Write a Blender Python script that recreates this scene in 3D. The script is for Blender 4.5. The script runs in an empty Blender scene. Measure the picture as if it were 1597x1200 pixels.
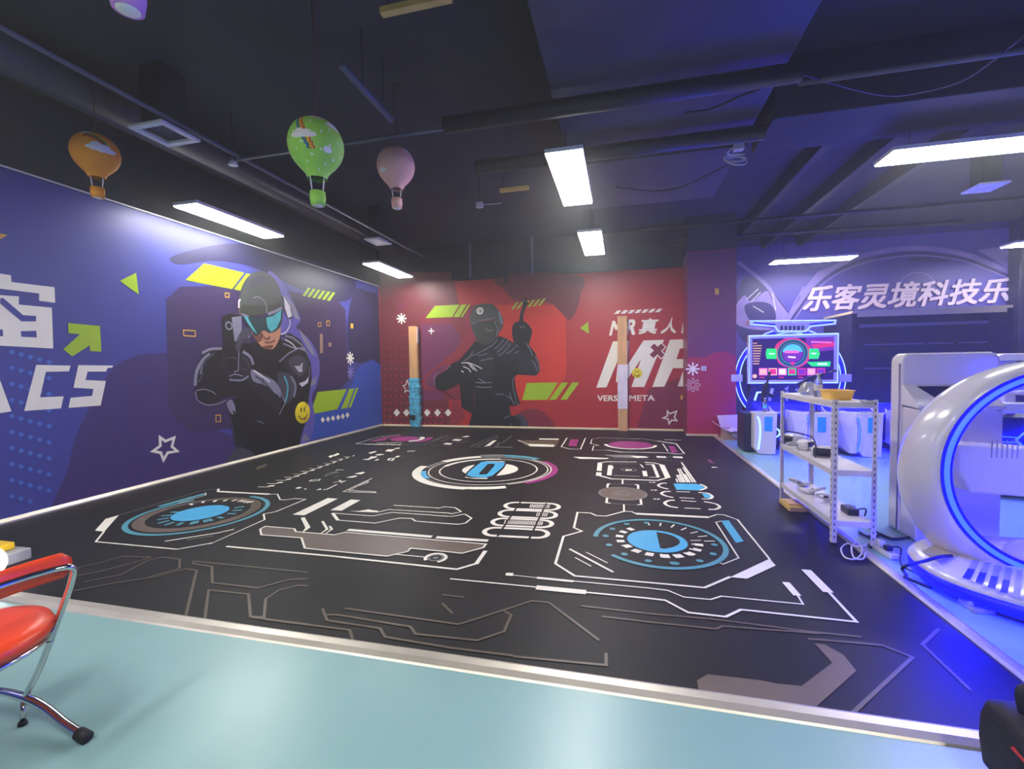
import bpy, math, random
from mathutils import Vector, Matrix
PI = math.pi
random.seed(7)
SC = bpy.context.scene
COL = SC.collection

# ------------------------------------------------------------------ camera
CAM = Vector((5.789, -10.10, 1.454))
YAW, PITCH, ROLL, FPX = 0.2382, -0.04205, -0.01552, 704.42
IW, IH = 1597.0, 1200.0
_f = Vector((-math.sin(YAW)*math.cos(PITCH), math.cos(YAW)*math.cos(PITCH), math.sin(PITCH)))
_r0 = Vector((math.cos(YAW), math.sin(YAW), 0)); _u0 = _r0.cross(_f)
_r = _r0*math.cos(ROLL) + _u0*math.sin(ROLL); _u = -_r0*math.sin(ROLL) + _u0*math.cos(ROLL)
cd = bpy.data.cameras.new('camera'); cam = bpy.data.objects.new('camera', cd); COL.objects.link(cam)
cd.sensor_fit = 'HORIZONTAL'; cd.sensor_width = 36.0; cd.lens = 36.0*FPX/IW; cd.clip_start = 0.05; cd.clip_end = 100
cam.matrix_world = Matrix(((_r.x, _u.x, -_f.x, CAM.x), (_r.y, _u.y, -_f.y, CAM.y), (_r.z, _u.z, -_f.z, CAM.z), (0, 0, 0, 1)))
SC.camera = cam

# ------------------------------------------------------------------ world, exposure
SC.view_settings.view_transform = 'Standard'; SC.view_settings.look = 'None'
SC.view_settings.gamma = 1.0; SC.view_settings.use_curve_mapping = False
SC.view_settings.exposure = 0.28
SC.cycles.max_bounces = 7; SC.cycles.diffuse_bounces = 3; SC.cycles.glossy_bounces = 3; SC.cycles.transmission_bounces = 5; SC.cycles.volume_bounces = 0
SC.cycles.sample_clamp_indirect = 8.0
wd = bpy.data.worlds.new('world'); SC.world = wd; wd.use_nodes = True
wd.node_tree.nodes['Background'].inputs[0].default_value = (0.5, 0.55, 0.7, 1)
wd.node_tree.nodes['Background'].inputs[1].default_value = 0.02
vs_ = wd.node_tree.nodes.new('ShaderNodeVolumeScatter'); vs_.inputs['Density'].default_value = 0.011; vs_.inputs['Anisotropy'].default_value = 0.5   # scattering added to imitate lens bloom and lift the blacks, no real haze
wd.node_tree.links.new(vs_.outputs[0], wd.node_tree.nodes['World Output'].inputs['Volume'])
LAMP_E = 40.0      # ceiling panels
LED_E = 300.0       # blue strips on the machines

# ------------------------------------------------------------------ measuring helpers (a pixel of the survey photo -> a point on a real plane)
def P(px, py, ax, val):
    d = _r*((px-IW/2)/FPX) + _u*((IH/2-py)/FPX) + _f
    return CAM + d*((val-CAM[ax])/d[ax])
def F(px, py, z=0.0): return P(px, py, 2, z)

# ------------------------------------------------------------------ materials
def lin(c):
    return tuple((x/12.92 if x <= 0.04045 else ((x+0.055)/1.055)**2.4) for x in [v/255.0 for v in c])
MATS = {}
def mat(name, rgb, rough=0.5, metal=0.0, emit=0.0, noise=0.0, scale=6.0, spec=0.5, alpha=1.0, trans=0.0, bump=0.0, coat=0.0, stretch=None):
    m = bpy.data.materials.new(name); m.use_nodes = True; nt = m.node_tree
    b = nt.nodes['Principled BSDF']; c = lin(rgb)
    b.inputs['Base Color'].default_value = (*c, 1); b.inputs['Roughness'].default_value = rough
    b.inputs['Metallic'].default_value = metal; b.inputs['Specular IOR Level'].default_value = spec
    if alpha < 1: b.inputs['Alpha'].default_value = alpha
    if trans: b.inputs['Transmission Weight'].default_value = trans
    if coat: b.inputs['Coat Weight'].default_value = coat; b.inputs['Coat Roughness'].default_value = 0.1
    if emit:
        b.inputs['Emission Color'].default_value = (*c, 1); b.inputs['Emission Strength'].default_value = emit
    if noise or bump:
        tc = nt.nodes.new('ShaderNodeTexCoord'); n = nt.nodes.new('ShaderNodeTexNoise')
        n.inputs['Scale'].default_value = scale; n.inputs['Detail'].default_value = 5
        src = tc.outputs['Object']
        if stretch:
            mp = nt.nodes.new('ShaderNodeMapping'); mp.inputs['Scale'].default_value = stretch
            nt.links.new(src, mp.inputs['Vector']); src = mp.outputs['Vector']
        nt.links.new(src, n.inputs['Vector'])
        if noise:
            r = nt.nodes.new('ShaderNodeValToRGB')
            r.color_ramp.elements[0].position = 0.3; r.color_ramp.elements[1].position = 0.7
            r.color_ramp.elements[0].color = (*[max(0, x*(1-noise)) for x in c], 1)
            r.color_ramp.elements[1].color = (*[min(1, x*(1+noise)) for x in c], 1)
            nt.links.new(n.outputs['Fac'], r.inputs['Fac']); nt.links.new(r.outputs['Color'], b.inputs['Base Color'])
        if bump:
            bp = nt.nodes.new('ShaderNodeBump'); bp.inputs['Strength'].default_value = bump; bp.inputs['Distance'].default_value = 0.01
            nt.links.new(n.outputs['Fac'], bp.inputs['Height']); nt.links.new(bp.outputs['Normal'], b.inputs['Normal'])
    MATS[name] = m
    return m
mat('teal_floor', (134, 172, 172), 0.32, noise=0.06, scale=1.5)
mat('mat_black', (27, 26, 26), 0.5, spec=0.24, noise=0.28, scale=2.2, bump=0.04)
mat('print_white', (238, 232, 220), 0.45, noise=0.03)
mat('print_grey', (120, 120, 118), 0.45, noise=0.05)
mat('print_blue', (70, 172, 222), 0.45, noise=0.03)
mat('print_cyan', (78, 150, 168), 0.45, noise=0.05)
mat('print_magenta', (150, 42, 118), 0.45, noise=0.05)
mat('print_brown', (104, 90, 80), 0.42, noise=0.08)
mat('print_faint', (90, 79, 66), 0.42, noise=0.08)
mat('print_dim', (128, 52, 100), 0.5)
mat('metal_trim', (214, 206, 192), 0.42, metal=0.7, noise=0.12, scale=3, bump=0.05)
mat('dark_ceiling', (50, 51, 55), 0.75, noise=0.2, scale=1.3, bump=0.2)
mat('duct_dark', (66, 66, 74), 0.6, noise=0.2, scale=2.5, bump=0.3)
mat('pipe_dark', (26, 26, 30), 0.5, noise=0.1)
mat('pipe_light', (96, 98, 110), 0.5, noise=0.1)
mat('dark_wall', (44, 44, 50), 0.8, noise=0.15)
mat('white_plastic', (212, 206, 214), 0.25, noise=0.02, coat=0.3)
mat('grey_plastic', (150, 150, 156), 0.4, noise=0.03)
mat('black_plastic', (22, 22, 26), 0.4, noise=0.05)
mat('shelf_white', (206, 200, 208), 0.4, noise=0.04)
mat('hole_dark', (60, 58, 66), 0.6)
mat('lamp_white', (255, 253, 248), 0.5, emit=LAMP_E)
mat('lamp_frame', (236, 235, 232), 0.4, noise=0.02)
mat('led_blue', (0.8, 2.2, 255), 0.4, emit=LED_E)
mat('led_deep', (0.5, 0.8, 255), 0.4, emit=LED_E*0.06)
mat('led_white', (120, 150, 255), 0.4, emit=2.6)
mat('glow_white', (255, 250, 240), 0.4, emit=14.0)
mat('panel_blue', (24, 90, 255), 0.4, emit=1.1)
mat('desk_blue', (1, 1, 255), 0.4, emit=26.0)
# wall prints
mat('blue_print', (60, 64, 142), 0.42, noise=0.04, scale=0.8)
mat('blue_bright', (44, 78, 178), 0.42, noise=0.05, scale=0.8)
mat('blue_dot', (70, 108, 190), 0.45)
mat('purple_print', (60, 44, 104), 0.45, noise=0.04, scale=0.9)
mat('purple_dark', (54, 38, 82), 0.45, noise=0.05, scale=0.9)
mat('navy_print_shade', (38, 34, 76), 0.45, noise=0.05)
mat('lime', (158, 190, 18), 0.45, noise=0.03)
mat('orange_print', (214, 160, 58), 0.45)
mat('tan_print', (150, 120, 104), 0.45)
mat('ghost_purple', (92, 84, 168), 0.45, noise=0.12, scale=4)
mat('ink', (13, 13, 17), 0.45, noise=0.15, scale=3)
mat('ink_soft', (28, 28, 36), 0.45, noise=0.2, scale=4)
mat('ink_grey', (62, 62, 74), 0.45, noise=0.15, scale=5)
mat('ink_light', (128, 126, 146), 0.45, noise=0.12, scale=6)
mat('ink_white', (206, 202, 210), 0.45, noise=0.05)
mat('helmet_grey', (70, 74, 72), 0.45, noise=0.1, scale=3)
mat('helmet_dark', (56, 59, 52), 0.45, noise=0.12, scale=4)
mat('lens_teal', (74, 172, 178), 0.4, noise=0.12, scale=5)
mat('lens_dark', (30, 58, 62), 0.4)
mat('skin_print', (190, 132, 100), 0.5, noise=0.1, scale=8)
mat('skin_shade', (112, 66, 54), 0.5)
mat('red_print', (172, 34, 38), 0.45, noise=0.05, scale=0.8)
mat('red_bright', (206, 48, 34), 0.45, noise=0.06, scale=0.8)
mat('red_dark', (108, 32, 44), 0.45, noise=0.06, scale=0.8)
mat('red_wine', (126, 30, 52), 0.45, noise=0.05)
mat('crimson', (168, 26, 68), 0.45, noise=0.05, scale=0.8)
mat('plum', (112, 42, 84), 0.45, noise=0.06, scale=0.8)
mat('red_dot', (166, 42, 46), 0.45)
mat('red_ghost', (140, 36, 52), 0.45, noise=0.1)
mat('smiley_yellow', (236, 214, 20), 0.4, noise=0.02)
mat('violet_print', (78, 72, 168), 0.45, noise=0.08, scale=0.8)
mat('violet_light', (136, 122, 200), 0.45, noise=0.15, scale=3)
mat('violet_dark', (52, 46, 116), 0.45, noise=0.1)
mat('letter_face', (214, 196, 232), 0.4, noise=0.02)
mat('navy_panel', (34, 32, 62), 0.4, noise=0.1, scale=2)
mat('cream_trim', (206, 190, 160), 0.45, noise=0.05)
mat('rail_grey', (150, 140, 170), 0.35, metal=0.4)
# other things
mat('timber', (206, 156, 108), 0.6, noise=0.16, scale=5, stretch=(6, 6, 0.5))
mat('cling_blue', (86, 178, 214), 0.22, noise=0.35, scale=14, coat=0.5, bump=0.4)
mat('foil', (226, 214, 230), 0.25, noise=0.1, scale=9, bump=0.5, coat=0.4)
mat('cardboard', (172, 134, 116), 0.8, noise=0.08, scale=9)
mat('cardboard_light', (206, 178, 168), 0.8, noise=0.06, scale=9)
mat('red_vinyl', (222, 66, 30), 0.35, noise=0.06, scale=5, bump=0.05)
mat('chrome', (210, 212, 214), 0.12, metal=1.0)
mat('rubber', (18, 18, 20), 0.6)
mat('bag_black', (27, 24, 31), 0.7, noise=0.2, scale=30, bump=0.3)
mat('bag_red', (170, 30, 40), 0.6)
mat('bag_brass', (170, 130, 80), 0.3, metal=0.8)
mat('yellow_plastic', (240, 190, 70), 0.4, noise=0.05)
mat('yellow_bright', (226, 186, 22), 0.4, noise=0.05)
mat('clear_film', (225, 228, 236), 0.15, trans=0.75, noise=0.02, bump=0.6, scale=20)
mat('bottle_clear', (232, 236, 244), 0.08, trans=0.9)
mat('wood_pale', (214, 176, 96), 0.6, noise=0.12, scale=6)
mat('cable_black', (20, 20, 22), 0.5)
mat('cable_white', (214, 210, 216), 0.45)
mat('string_brown', (96, 60, 50), 0.7)
for n_, c_ in dict(lantern_orange=(250, 160, 36), lantern_green=(158, 222, 84), lantern_pink=(250, 190, 172), lantern_purple=(186, 128, 206)).items():
    mat(n_, c_, 0.7, noise=0.05, bump=0.0)
mat('cloud_white', (240, 236, 230), 0.7)
mat('stripe_blue', (52, 100, 170), 0.6); mat('stripe_red', (210, 70, 40), 0.6); mat('stripe_yellow', (240, 190, 40), 0.6); mat('stripe_green', (90, 120, 60), 0.6)
# lit screen colours
for n_, c_, e_ in (('scr_dark', (44, 12, 66), 0.7), ('scr_red', (214, 40, 78), 1.0), ('scr_green', (30, 210, 70), 1.2), ('scr_cyan', (80, 190, 220), 1.0),
                   ('scr_gold', (240, 180, 110), 1.0), ('scr_ring', (40, 130, 90), 1.0), ('scr_plum', (120, 40, 110), 0.9), ('scr_pink', (240, 110, 130), 1.0), ('scr_blue', (30, 26, 140), 0.9), ('scr_white', (235, 225, 235), 1.1)):
    mat(n_, c_, 0.3, emit=e_*0.75)

# ------------------------------------------------------------------ mesh builder
class MB:
    def __init__(s): s.v = []; s.f = []; s.m = []; s.sm = []; s.slots = []
    def slot(s, name):
        if name not in s.slots: s.slots.append(name)
        return s.slots.index(name)
    def add(s, vs, fs, m, smooth=False):
        o = len(s.v); k = s.slot(m); s.v += [tuple(v) for v in vs]
        for f in fs: s.f.append(tuple(i+o for i in f)); s.m.append(k); s.sm.append(smooth)
        return s
    def poly(s, vs, m): return s.add(vs, [tuple(range(len(vs)))], m)
    def box(s, lo, hi, m):
        (a, b, c), (d, e, f) = lo, hi
        if a > d: a, d = d, a
        if b > e: b, e = e, b
        if c > f: c, f = f, c
        vs = [(a, b, c), (d, b, c), (d, e, c), (a, e, c), (a, b, f), (d, b, f), (d, e, f), (a, e, f)]
        return s.add(vs, [(0, 3, 2, 1), (4, 5, 6, 7), (0, 1, 5, 4), (1, 2, 6, 5), (2, 3, 7, 6), (3, 0, 4, 7)], m)
    def prism(s, vs, d, m, smooth=False):
        n = len(vs); d = Vector(d); a = [Vector(v) for v in vs]; b = [v+d for v in a]
        nrm = Vector((0, 0, 0))
        for i in range(n): nrm += a[i].cross(a[(i+1) % n])
        if nrm.dot(d) > 0: a.reverse(); b.reverse()
        s.add(a+b, [tuple(range(n))], m)
        o = len(s.v)-2*n; k = s.slot(m)
        s.f.append(tuple(o+2*n-1-i for i in range(n))); s.m.append(k); s.sm.append(False)
        for i in range(n):
            j = (i+1) % n; s.f.append((o+i, o+n+i, o+n+j, o+j)); s.m.append(k); s.sm.append(smooth)
        return s
    def tube(s, pts, r, m, n=10, closed=False, caps=True):
        pts = [Vector(p) for p in pts]; N = len(pts); rs = r if isinstance(r, (list, tuple)) else [r]*N
        vs = []; fs = []; up = None
        for i, p in enumerate(pts):
            if closed: t = pts[(i+1) % N]-pts[i-1]
            else: t = pts[min(i+1, N-1)]-pts[max(i-1, 0)]
            t.normalize()
            if up is None: up = Vector((0, 0, 1)) if abs(t.z) < 0.9 else Vector((1, 0, 0))
            a = t.cross(up)
            if a.length < 1e-5: a = t.cross(Vector((0.3, 1, 0.2)))
            a.normalize(); b = a.cross(t).normalized(); up = b
            for k in range(n):
                an = 2*PI*k/n; vs.append(p + (a*math.cos(an)+b*math.sin(an))*rs[i])
        for i in range(N if closed else N-1):
            j = (i+1) % N
            for k in range(n):
                l = (k+1) % n; fs.append((i*n+k, i*n+l, j*n+l, j*n+k))
        if caps and not closed:
            fs.append(tuple(range(n-1, -1, -1))); fs.append(tuple((N-1)*n+k for k in range(n)))
        return s.add(vs, fs, m, True)
    def lathe(s, prof, m, c=(0, 0, 0), n=28, ax=None, smooth=True, mfun=None):
        vs = []; fs = []; c = Vector(c)
        R = Vector((0, 0, 1)).rotation_difference(Vector(ax)).to_matrix() if ax is not None else Matrix.Identity(3)
        for r, z in prof:
            for k in range(n):
                a = 2*PI*k/n; vs.append(c + R @ Vector((r*math.cos(a), r*math.sin(a), z)))
        for i in range(len(prof)-1):
            for k in range(n):
                l = (k+1) % n; fs.append((i*n+k, i*n+l, (i+1)*n+l, (i+1)*n+k))
        if prof[0][0] > 1e-6: fs.append(tuple(range(n-1, -1, -1)))
        if prof[-1][0] > 1e-6: fs.append(tuple((len(prof)-1)*n+k for k in range(n)))
        return s.add(vs, fs, m, smooth)
    def torus(s, c, R, r, m, ax=(0, 0, 1), n=40, a0=0, a1=2*PI, k=8, ref=None):
        c = Vector(c); M = Vector((0, 0, 1)).rotation_difference(Vector(ax)).to_matrix()
        full = abs(a1-a0-2*PI) < 1e-4; N = n if full else n+1
        pts = [c + M @ Vector((R*math.cos(a0+(a1-a0)*i/n), R*math.sin(a0+(a1-a0)*i/n), 0)) for i in range(N)]
        return s.tube(pts, r, m, k, closed=full)
    def build(s, name, parent=None, bevel=0.0, seg=2):
        me = bpy.data.meshes.new(name); me.from_pydata(s.v, [], s.f)
        for n in s.slots: me.materials.append(MATS[n])
        me.polygons.foreach_set('material_index', s.m); me.polygons.foreach_set('use_smooth', s.sm)
        me.validate(); me.update()
        o = bpy.data.objects.new(name, me); COL.objects.link(o)
        if parent is not None:       # shapes are modelled in room coordinates; only a thing's base carries a translation
            o.parent = parent
            o.matrix_parent_inverse = Matrix.Translation(-parent.location) if parent.parent is None else Matrix.Identity(4)
        if bevel:
            b = o.modifiers.new('bevel', 'BEVEL'); b.width = bevel; b.segments = seg; b.limit_method = 'ANGLE'; b.angle_limit = 0.6
        return o
def tag(o, label=None, cat=None, group=None, kind=None):
    if label: o['label'] = label
    if cat: o['category'] = cat
    if group: o['group'] = group
    if kind: o['kind'] = kind
    return o
def thing(name, label, cat, loc, group=None):
    o = bpy.data.objects.new(name, None); COL.objects.link(o); o.location = loc; o.empty_display_size = 0.1
    return tag(o, label, cat, group)
def struct(name, mb, bevel=0): return tag(mb.build(name, None, bevel), kind='structure')
def smooth_path(pts, n=6, closed=False):
    p = [Vector(q) for q in pts]; N = len(p); out = []
    for i in range(N if closed else N-1):
        if closed: a, b, c, d = p[i-1], p[i], p[(i+1) % N], p[(i+2) % N]
        else: a, b, c, d = p[max(i-1, 0)], p[i], p[i+1], p[min(i+2, N-1)]
        for k in range(n):
            t = k/n; out.append(0.5*((2*b) + (c-a)*t + (2*a-5*b+4*c-d)*t*t + (3*b-a-3*c+d)*t**3))
    if not closed: out.append(p[-1])
    return out
def W(x0, y0, s):          # a measured crop of the survey photo: its own coordinates -> photo pixels
    return lambda pts: [(x0+x/s, y0+y/s) for x, y in pts]

# flat printing on a plane: ax = fixed axis, val = its value, sg = which way the print faces
class Print:
    def __init__(s, ax, val, sg, step=0.0012): s.ax, s.val, s.sg, s.step, s.mb, s.n = ax, val, sg, step, MB(), 0
    def to2(s, q):
        v = P(q[0], q[1], s.ax, s.val); return Vector([v[i] for i in range(3) if i != s.ax])
    def to3(s, a, L):
        c = [a[0], a[1]]; c.insert(s.ax, s.val + s.sg*(0.001+L*s.step+s.n*3e-6)); return tuple(c)
    def poly2(s, pts, m, L=1):
        s.n += 1; s.mb.poly([s.to3(p, L) for p in pts], m)
    def poly(s, px, m, L=1): s.poly2([s.to2(q) for q in px], m, L)
    def blob(s, px, m, L=1, n=6): s.poly2(smooth_path([s.to2(q) for q in px], n, True), m, L)
    def stroke2(s, p, w, m, L=2, closed=False):
        s.n += 1
        p = [Vector(q) for q in p]; N = len(p)
        ws = w if isinstance(w, (list, tuple)) else [w]*N
        a = []; b = []
        for i in range(N):
            d0 = (p[i]-p[i-1]) if (i > 0 or closed) else (p[1]-p[0])
            d1 = (p[(i+1) % N]-p[i]) if (i < N-1 or closed) else (p[-1]-p[-2])
            if d0.length < 1e-7: d0 = d1
            if d1.length < 1e-7: d1 = d0
            d0 = d0.normalized(); d1 = d1.normalized(); t = (d0+d1)
            t = t.normalized() if t.length > 1e-3 else d0
            nn = Vector((-t.y, t.x)); k = max(0.45, abs(nn.dot(Vector((-d0.y, d0.x)))))
            a.append(p[i]+nn*(ws[i]/2/k)); b.append(p[i]-nn*(ws[i]/2/k))
        vs = [s.to3(q, L) for q in a+b]
        fs = [(i, (i+1) % N, N+(i+1) % N, N+i) for i in range(N if closed else N-1)]
        s.mb.add(vs, fs, m)
    def stroke(s, px, w, m, L=2, closed=False, curve=0):
        q = [s.to2(x) for x in px]
        if curve: q = smooth_path(q, curve, closed)
        s.stroke2(q, w, m, L, closed)
    def disc(s, c, r, m, L=1, n=40, k=1.0): s.poly2([(c[0]+r*math.cos(2*PI*i/n), c[1]+r*k*math.sin(2*PI*i/n)) for i in range(n)], m, L)
    def fit(s, px):             # least squares circle, centred first so it stays well conditioned
        q = [s.to2(x) for x in px]; n = len(q); mx = sum(v.x for v in q)/n; my = sum(v.y for v in q)/n
        suu = svv = suv = a_ = b_ = sz = 0.0
        for v in q:
            u, w = v.x-mx, v.y-my; t = u*u+w*w
            suu += u*u; svv += w*w; suv += u*w; a_ += u*t/2; b_ += w*t/2; sz += t
        D = suu*svv-suv*suv; uc = (a_*svv-b_*suv)/D; vc = (b_*suu-a_*suv)/D
        return Vector((uc+mx, vc+my)), math.sqrt(uc*uc+vc*vc+sz/n)
    def rad(s, c, q): return (s.to2(q)-c).length
    def ang(s, c, q):
        v = s.to2(q)-c; return math.atan2(v.y, v.x)
    def arc(s, c, r, w, m, L=2, a0=0, a1=2*PI, n=72):
        full = abs(a1-a0) > 2*PI-1e-4; k = n if full else max(6, int(n*abs(a1-a0)/(2*PI)))
        pts = [Vector((c.x+r*math.cos(a0+(a1-a0)*i/k), c.y+r*math.sin(a0+(a1-a0)*i/k))) for i in range(k if full else k+1)]
        s.stroke2(pts, w, m, L, full)
    def ticks(s, c, px, l, w, m, L=2):       # short radial marks at measured places
        for q in px:
            v = s.to2(q); d = (v-c).normalized(); s.stroke2([v-d*l/2, v+d*l/2], w, m, L)
    def dots(s, c, r, angs, w, l, m, L=2):   # radial ticks
        for a in angs:
            d = Vector((math.cos(a), math.sin(a))); s.stroke2([c+d*(r-l/2), c+d*(r+l/2)], w, m, L)
    def text(s, body, quad, m, L=3, bold=0.02, depth=0.0, out=None):
        # letters fitted into the photo quad (bottom-left, bottom-right, top-right, top-left) lying on the plane
        cu = bpy.data.curves.new('t', 'FONT'); cu.body = body; cu.size = 1; cu.resolution_u = 3; cu.fill_mode = 'FRONT'
        if depth: cu.extrude = 0.5; cu.fill_mode = 'BOTH'
        ob = bpy.data.objects.new('t', cu); COL.objects.link(ob); bpy.context.view_layer.update()
        dg = bpy.context.evaluated_depsgraph_get(); me = ob.evaluated_get(dg).to_mesh()
        co = [v.co.copy() for v in me.vertices]; fs = [tuple(p.vertices) for p in me.polygons]
        bpy.data.objects.remove(ob)
        if not co: return
        x0 = min(v.x for v in co)-bold; x1 = max(v.x for v in co)+bold; y0 = min(v.y for v in co)-bold; y1 = max(v.y for v in co)+bold
        q = [s.to2(p) for p in quad]
        sh = [(0, 0)] + ([(-bold, -bold), (bold, bold), (-bold, bold), (bold, -bold), (bold, 0), (-bold, 0)] if bold else [])
        for k_, (dx, dy) in enumerate(sh):       # heavier strokes: the outline laid down again a stroke's width aside
            vs = []
            for v in co:
                u = (v.x+dx-x0)/(x1-x0); w = (v.y+dy-y0)/(y1-y0)
                a = (q[0]*(1-u)+q[1]*u)*(1-w)+(q[3]*(1-u)+q[2]*u)*w
                t = list(s.to3(a, L)); t[s.ax] += s.sg*k_*0.00004
                if depth: t[s.ax] = s.val + s.sg*(0.002 + (depth+k_*0.0003)*(v.z+0.5))
                vs.append(t)
            (out or s.mb).add(vs, fs, m)

# ================================================================== STRUCTURE
WH = 3.456; CEIL = 4.3; PX0, PX1, PY = 7.05, 7.94, -0.60; BY = 1.6
f = MB(); f.box((-0.2, -15, -0.2), (16.2, 2.0, 0), 'teal_floor'); struct('floor', f)
c = MB(); c.box((-0.2, -15, CEIL), (16.2, 2.0, CEIL+0.2), 'dark_ceiling'); struct('ceiling', c)
w = MB(); w.box((-0.2, -15, 0), (0, 0.2, WH), 'dark_wall'); w.box((-0.2, -15, WH), (-0.03, 0.2, CEIL), 'dark_wall'); struct('wall_left', w)
w = MB(); w.box((0, 0, 0), (PX1, 0.2, WH), 'dark_wall'); w.box((0, 0.05, WH), (PX1, 0.2, CEIL), 'dark_wall'); struct('wall_back', w)
w = MB(); w.box((PX1-0.1, BY, 0), (16, BY+0.2, CEIL), 'violet_dark'); struct('wall_back_right', w)
w = MB(); w.box((16, -15, 0), (16.2, 2.0, CEIL), 'dark_wall'); struct('wall_right', w)
w = MB(); w.box((-0.2, -15.2, 0), (16.2, -15, CEIL), 'dark_wall'); struct('wall_front', w)
w = MB(); w.box((PX0, PY, 0), (PX1, BY, 3.62), 'crimson'); w.box((PX0, PY, 3.62), (PX1, BY, CEIL), 'dark_wall'); struct('pillar_red', w)
t = MB(); t.box((0, -15, WH-0.012), (0.012, 0, WH+0.004), 'lamp_frame'); struct('trim_1', t)
t = MB(); t.prism([(0.0, -8.1, 0.02), (0.05, -8.1, 0.012), (0.05, -8.1, 0.03), (0.012, -8.1, 0.055), (0.0, -8.1, 0.055)], (0, 8.1, 0), 'metal_trim'); struct('baseboard_left', t)
t = MB(); t.prism([(0.05, 0, 0.012), (0.05, -0.05, 0.012), (0.05, -0.05, 0.025), (0.05, -0.01, 0.05), (0.05, 0, 0.05)], (PX0-0.05, 0, 0), 'cream_trim'); struct('baseboard_back', t)
t = MB(); t.box((PX0-0.02, PY-0.03, 0.0), (7.62, PY, 0.045), 'cream_trim'); struct('trim_2', t)

# ================================================================== FLOOR MAT with its printed pattern
MX, MY = 7.52, -8.037
fm = Print(2, 0.010, 1)
fm.mb.box((0.0, MY, 0.001), (PX0, 0, 0.010), 'mat_black'); fm.mb.box((PX0, MY, 0.001), (MX, PY, 0.010), 'mat_black')
WT, GR, BL, CY, MG, BR, FA_ = 'print_white', 'print_grey', 'print_blue', 'print_cyan', 'print_magenta', 'print_brown', 'print_faint'
A1 = W(140, 740, 7.985); A2 = W(320, 740, 7.985); A3 = W(400, 690, 7.985); A4 = W(540, 670, 7.985); A5 = W(500, 770, 7.985)
A6 = W(660, 770, 7.259); A7 = W(630, 690, 6.142); A8 = W(680, 670, 6.654)
B1 = W(880, 670, 7.985); B2 = W(1000, 700, 10.907); B3 = W(850, 790, 7.985); B4 = W(1030, 790, 7.985)
B5 = W(690, 880, 4.991); B6 = W(1000, 870, 4.436); B7 = W(80, 860, 3.9925); B8 = W(1060, 960, 3.9925)
T1, T2, T3 = 0.016, 0.026, 0.045
# --- left dial
fm.poly(A1([(65, 705), (195, 560), (362, 512), (180, 718)]), WT)
fm.stroke(A1([(180, 715), (75, 845), (1090, 940), (1515, 862)]) + A2([(70, 870), (740, 570), (728, 500), (880, 470), (1250, 316), (1110, 306), (1000, 324), (932, 320), (900, 250), (800, 255)]), T1, WT)
fm.stroke(A2([(800, 253), (160, 218)]), T3, WT)
fm.stroke(A2([(160, 218), (165, 185)]), T2, WT)
fm.stroke(A1([(1590, 185), (1380, 212), (362, 515)]), 0.012, 'print_grey')
fm.stroke(A1([(865, 405), (1440, 245)]), 0.07, CY, 2)
fm.stroke(A1([(1440, 235), (1445, 265), (1100, 365)]), 0.012, WT, 3)
cp = A1([(450, 660), (480, 720), (600, 755), (800, 765), (640, 510)]) + A2([(500, 548), (700, 460), (790, 370), (740, 315), (600, 285)])
cc, cr = fm.fit(cp)
ca = fm.ang(cc, A2([(560, 283)])[0])
fm.arc(cc, cr, 0.045, CY, 2, fm.ang(cc, A1([(1300, 330)])[0]) % (2*PI) , ca % (2*PI) + (2*PI if ca % (2*PI) < fm.ang(cc, A1([(1300, 330)])[0]) % (2*PI) else 0))
bc, br = fm.fit(A1([(1020, 545), (1200, 590), (1597, 520), (1597, 395), (1300, 420)]) + A2([(305, 430), (150, 515)]))
fm.disc(bc, br, BL, 3)
mr = fm.rad(bc, A1([(700, 650)])[0]); fm.arc(bc, (cr*0.83), cr*0.16, 'print_faint', 1)
fm.arc(bc, cr*0.83, cr*0.16, BR, 2, PI*0.95, PI*1.98)
fm.ticks(bc, A1([(1060, 478), (960, 520), (910, 562), (920, 600), (990, 622), (1125, 624), (1280, 612), (1330, 602), (1440, 588), (1500, 576)]) + A2([(60, 575), (190, 545), (330, 497), (400, 455), (425, 415)]), 0.09, 0.036, CY, 3)
fm.ticks(bc, A1([(1265, 380), (1412, 352), (1560, 340)]) + A2([(122, 338), (250, 332), (365, 330), (440, 335), (480, 340), (520, 350), (560, 352)]), 0.07, 0.028, WT, 3)
fm.stroke(A1([(935, 840), (1597, 735)]) + A2([(360, 690)]), 0.02, WT)
fm.stroke(A1([(1200, 825), (1540, 770)]), 0.014, GR)
# --- ruler dashes and small glyphs
for i in range(12):
    x = 20+i*115-(i*i)*1.6; y = 560-i*43+(i*i)*0.8
    fm.stroke(A3([(x, y), (x+140-i*6, y+2)]), 0.016, WT)
    fm.poly(A3([(x+140-i*2, y-18), (x+215-i*7, y-24), (x+190-i*7, y-8), (x+115-i*2, y-4)]), WT)
for pl in ([(895, 180), (940, 160), (965, 172), (920, 196)], [(955, 160), (1015, 135), (1035, 152), (975, 178)], [(1395, 135), (1480, 112), (1500, 120), (1420, 148)],
           [(480, 577), (530, 560), (570, 568), (520, 582)], [(590, 585), (620, 578), (625, 588), (600, 592)], [(740, 600), (800, 577), (805, 595)],
           [(1115, 440), (1240, 418), (1255, 425), (1200, 445)], [(1220, 395), (1330, 370), (1355, 380), (1300, 402)], [(1480, 155), (1570, 148), (1590, 158), (1500, 168)],
           [(1320, 220), (1400, 205), (1420, 180), (1500, 178), (1500, 190), (1430, 208), (1400, 222)], [(1465, 228), (1510, 210), (1530, 216), (1490, 232)]):
    fm.poly(A3(pl), WT)
fm.stroke(A3([(655, 490), (690, 470), (795, 465), (770, 485), (655, 492)]), 0.014, WT)
fm.stroke(A3([(680, 488), (760, 470)]), 0.012, WT)
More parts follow.
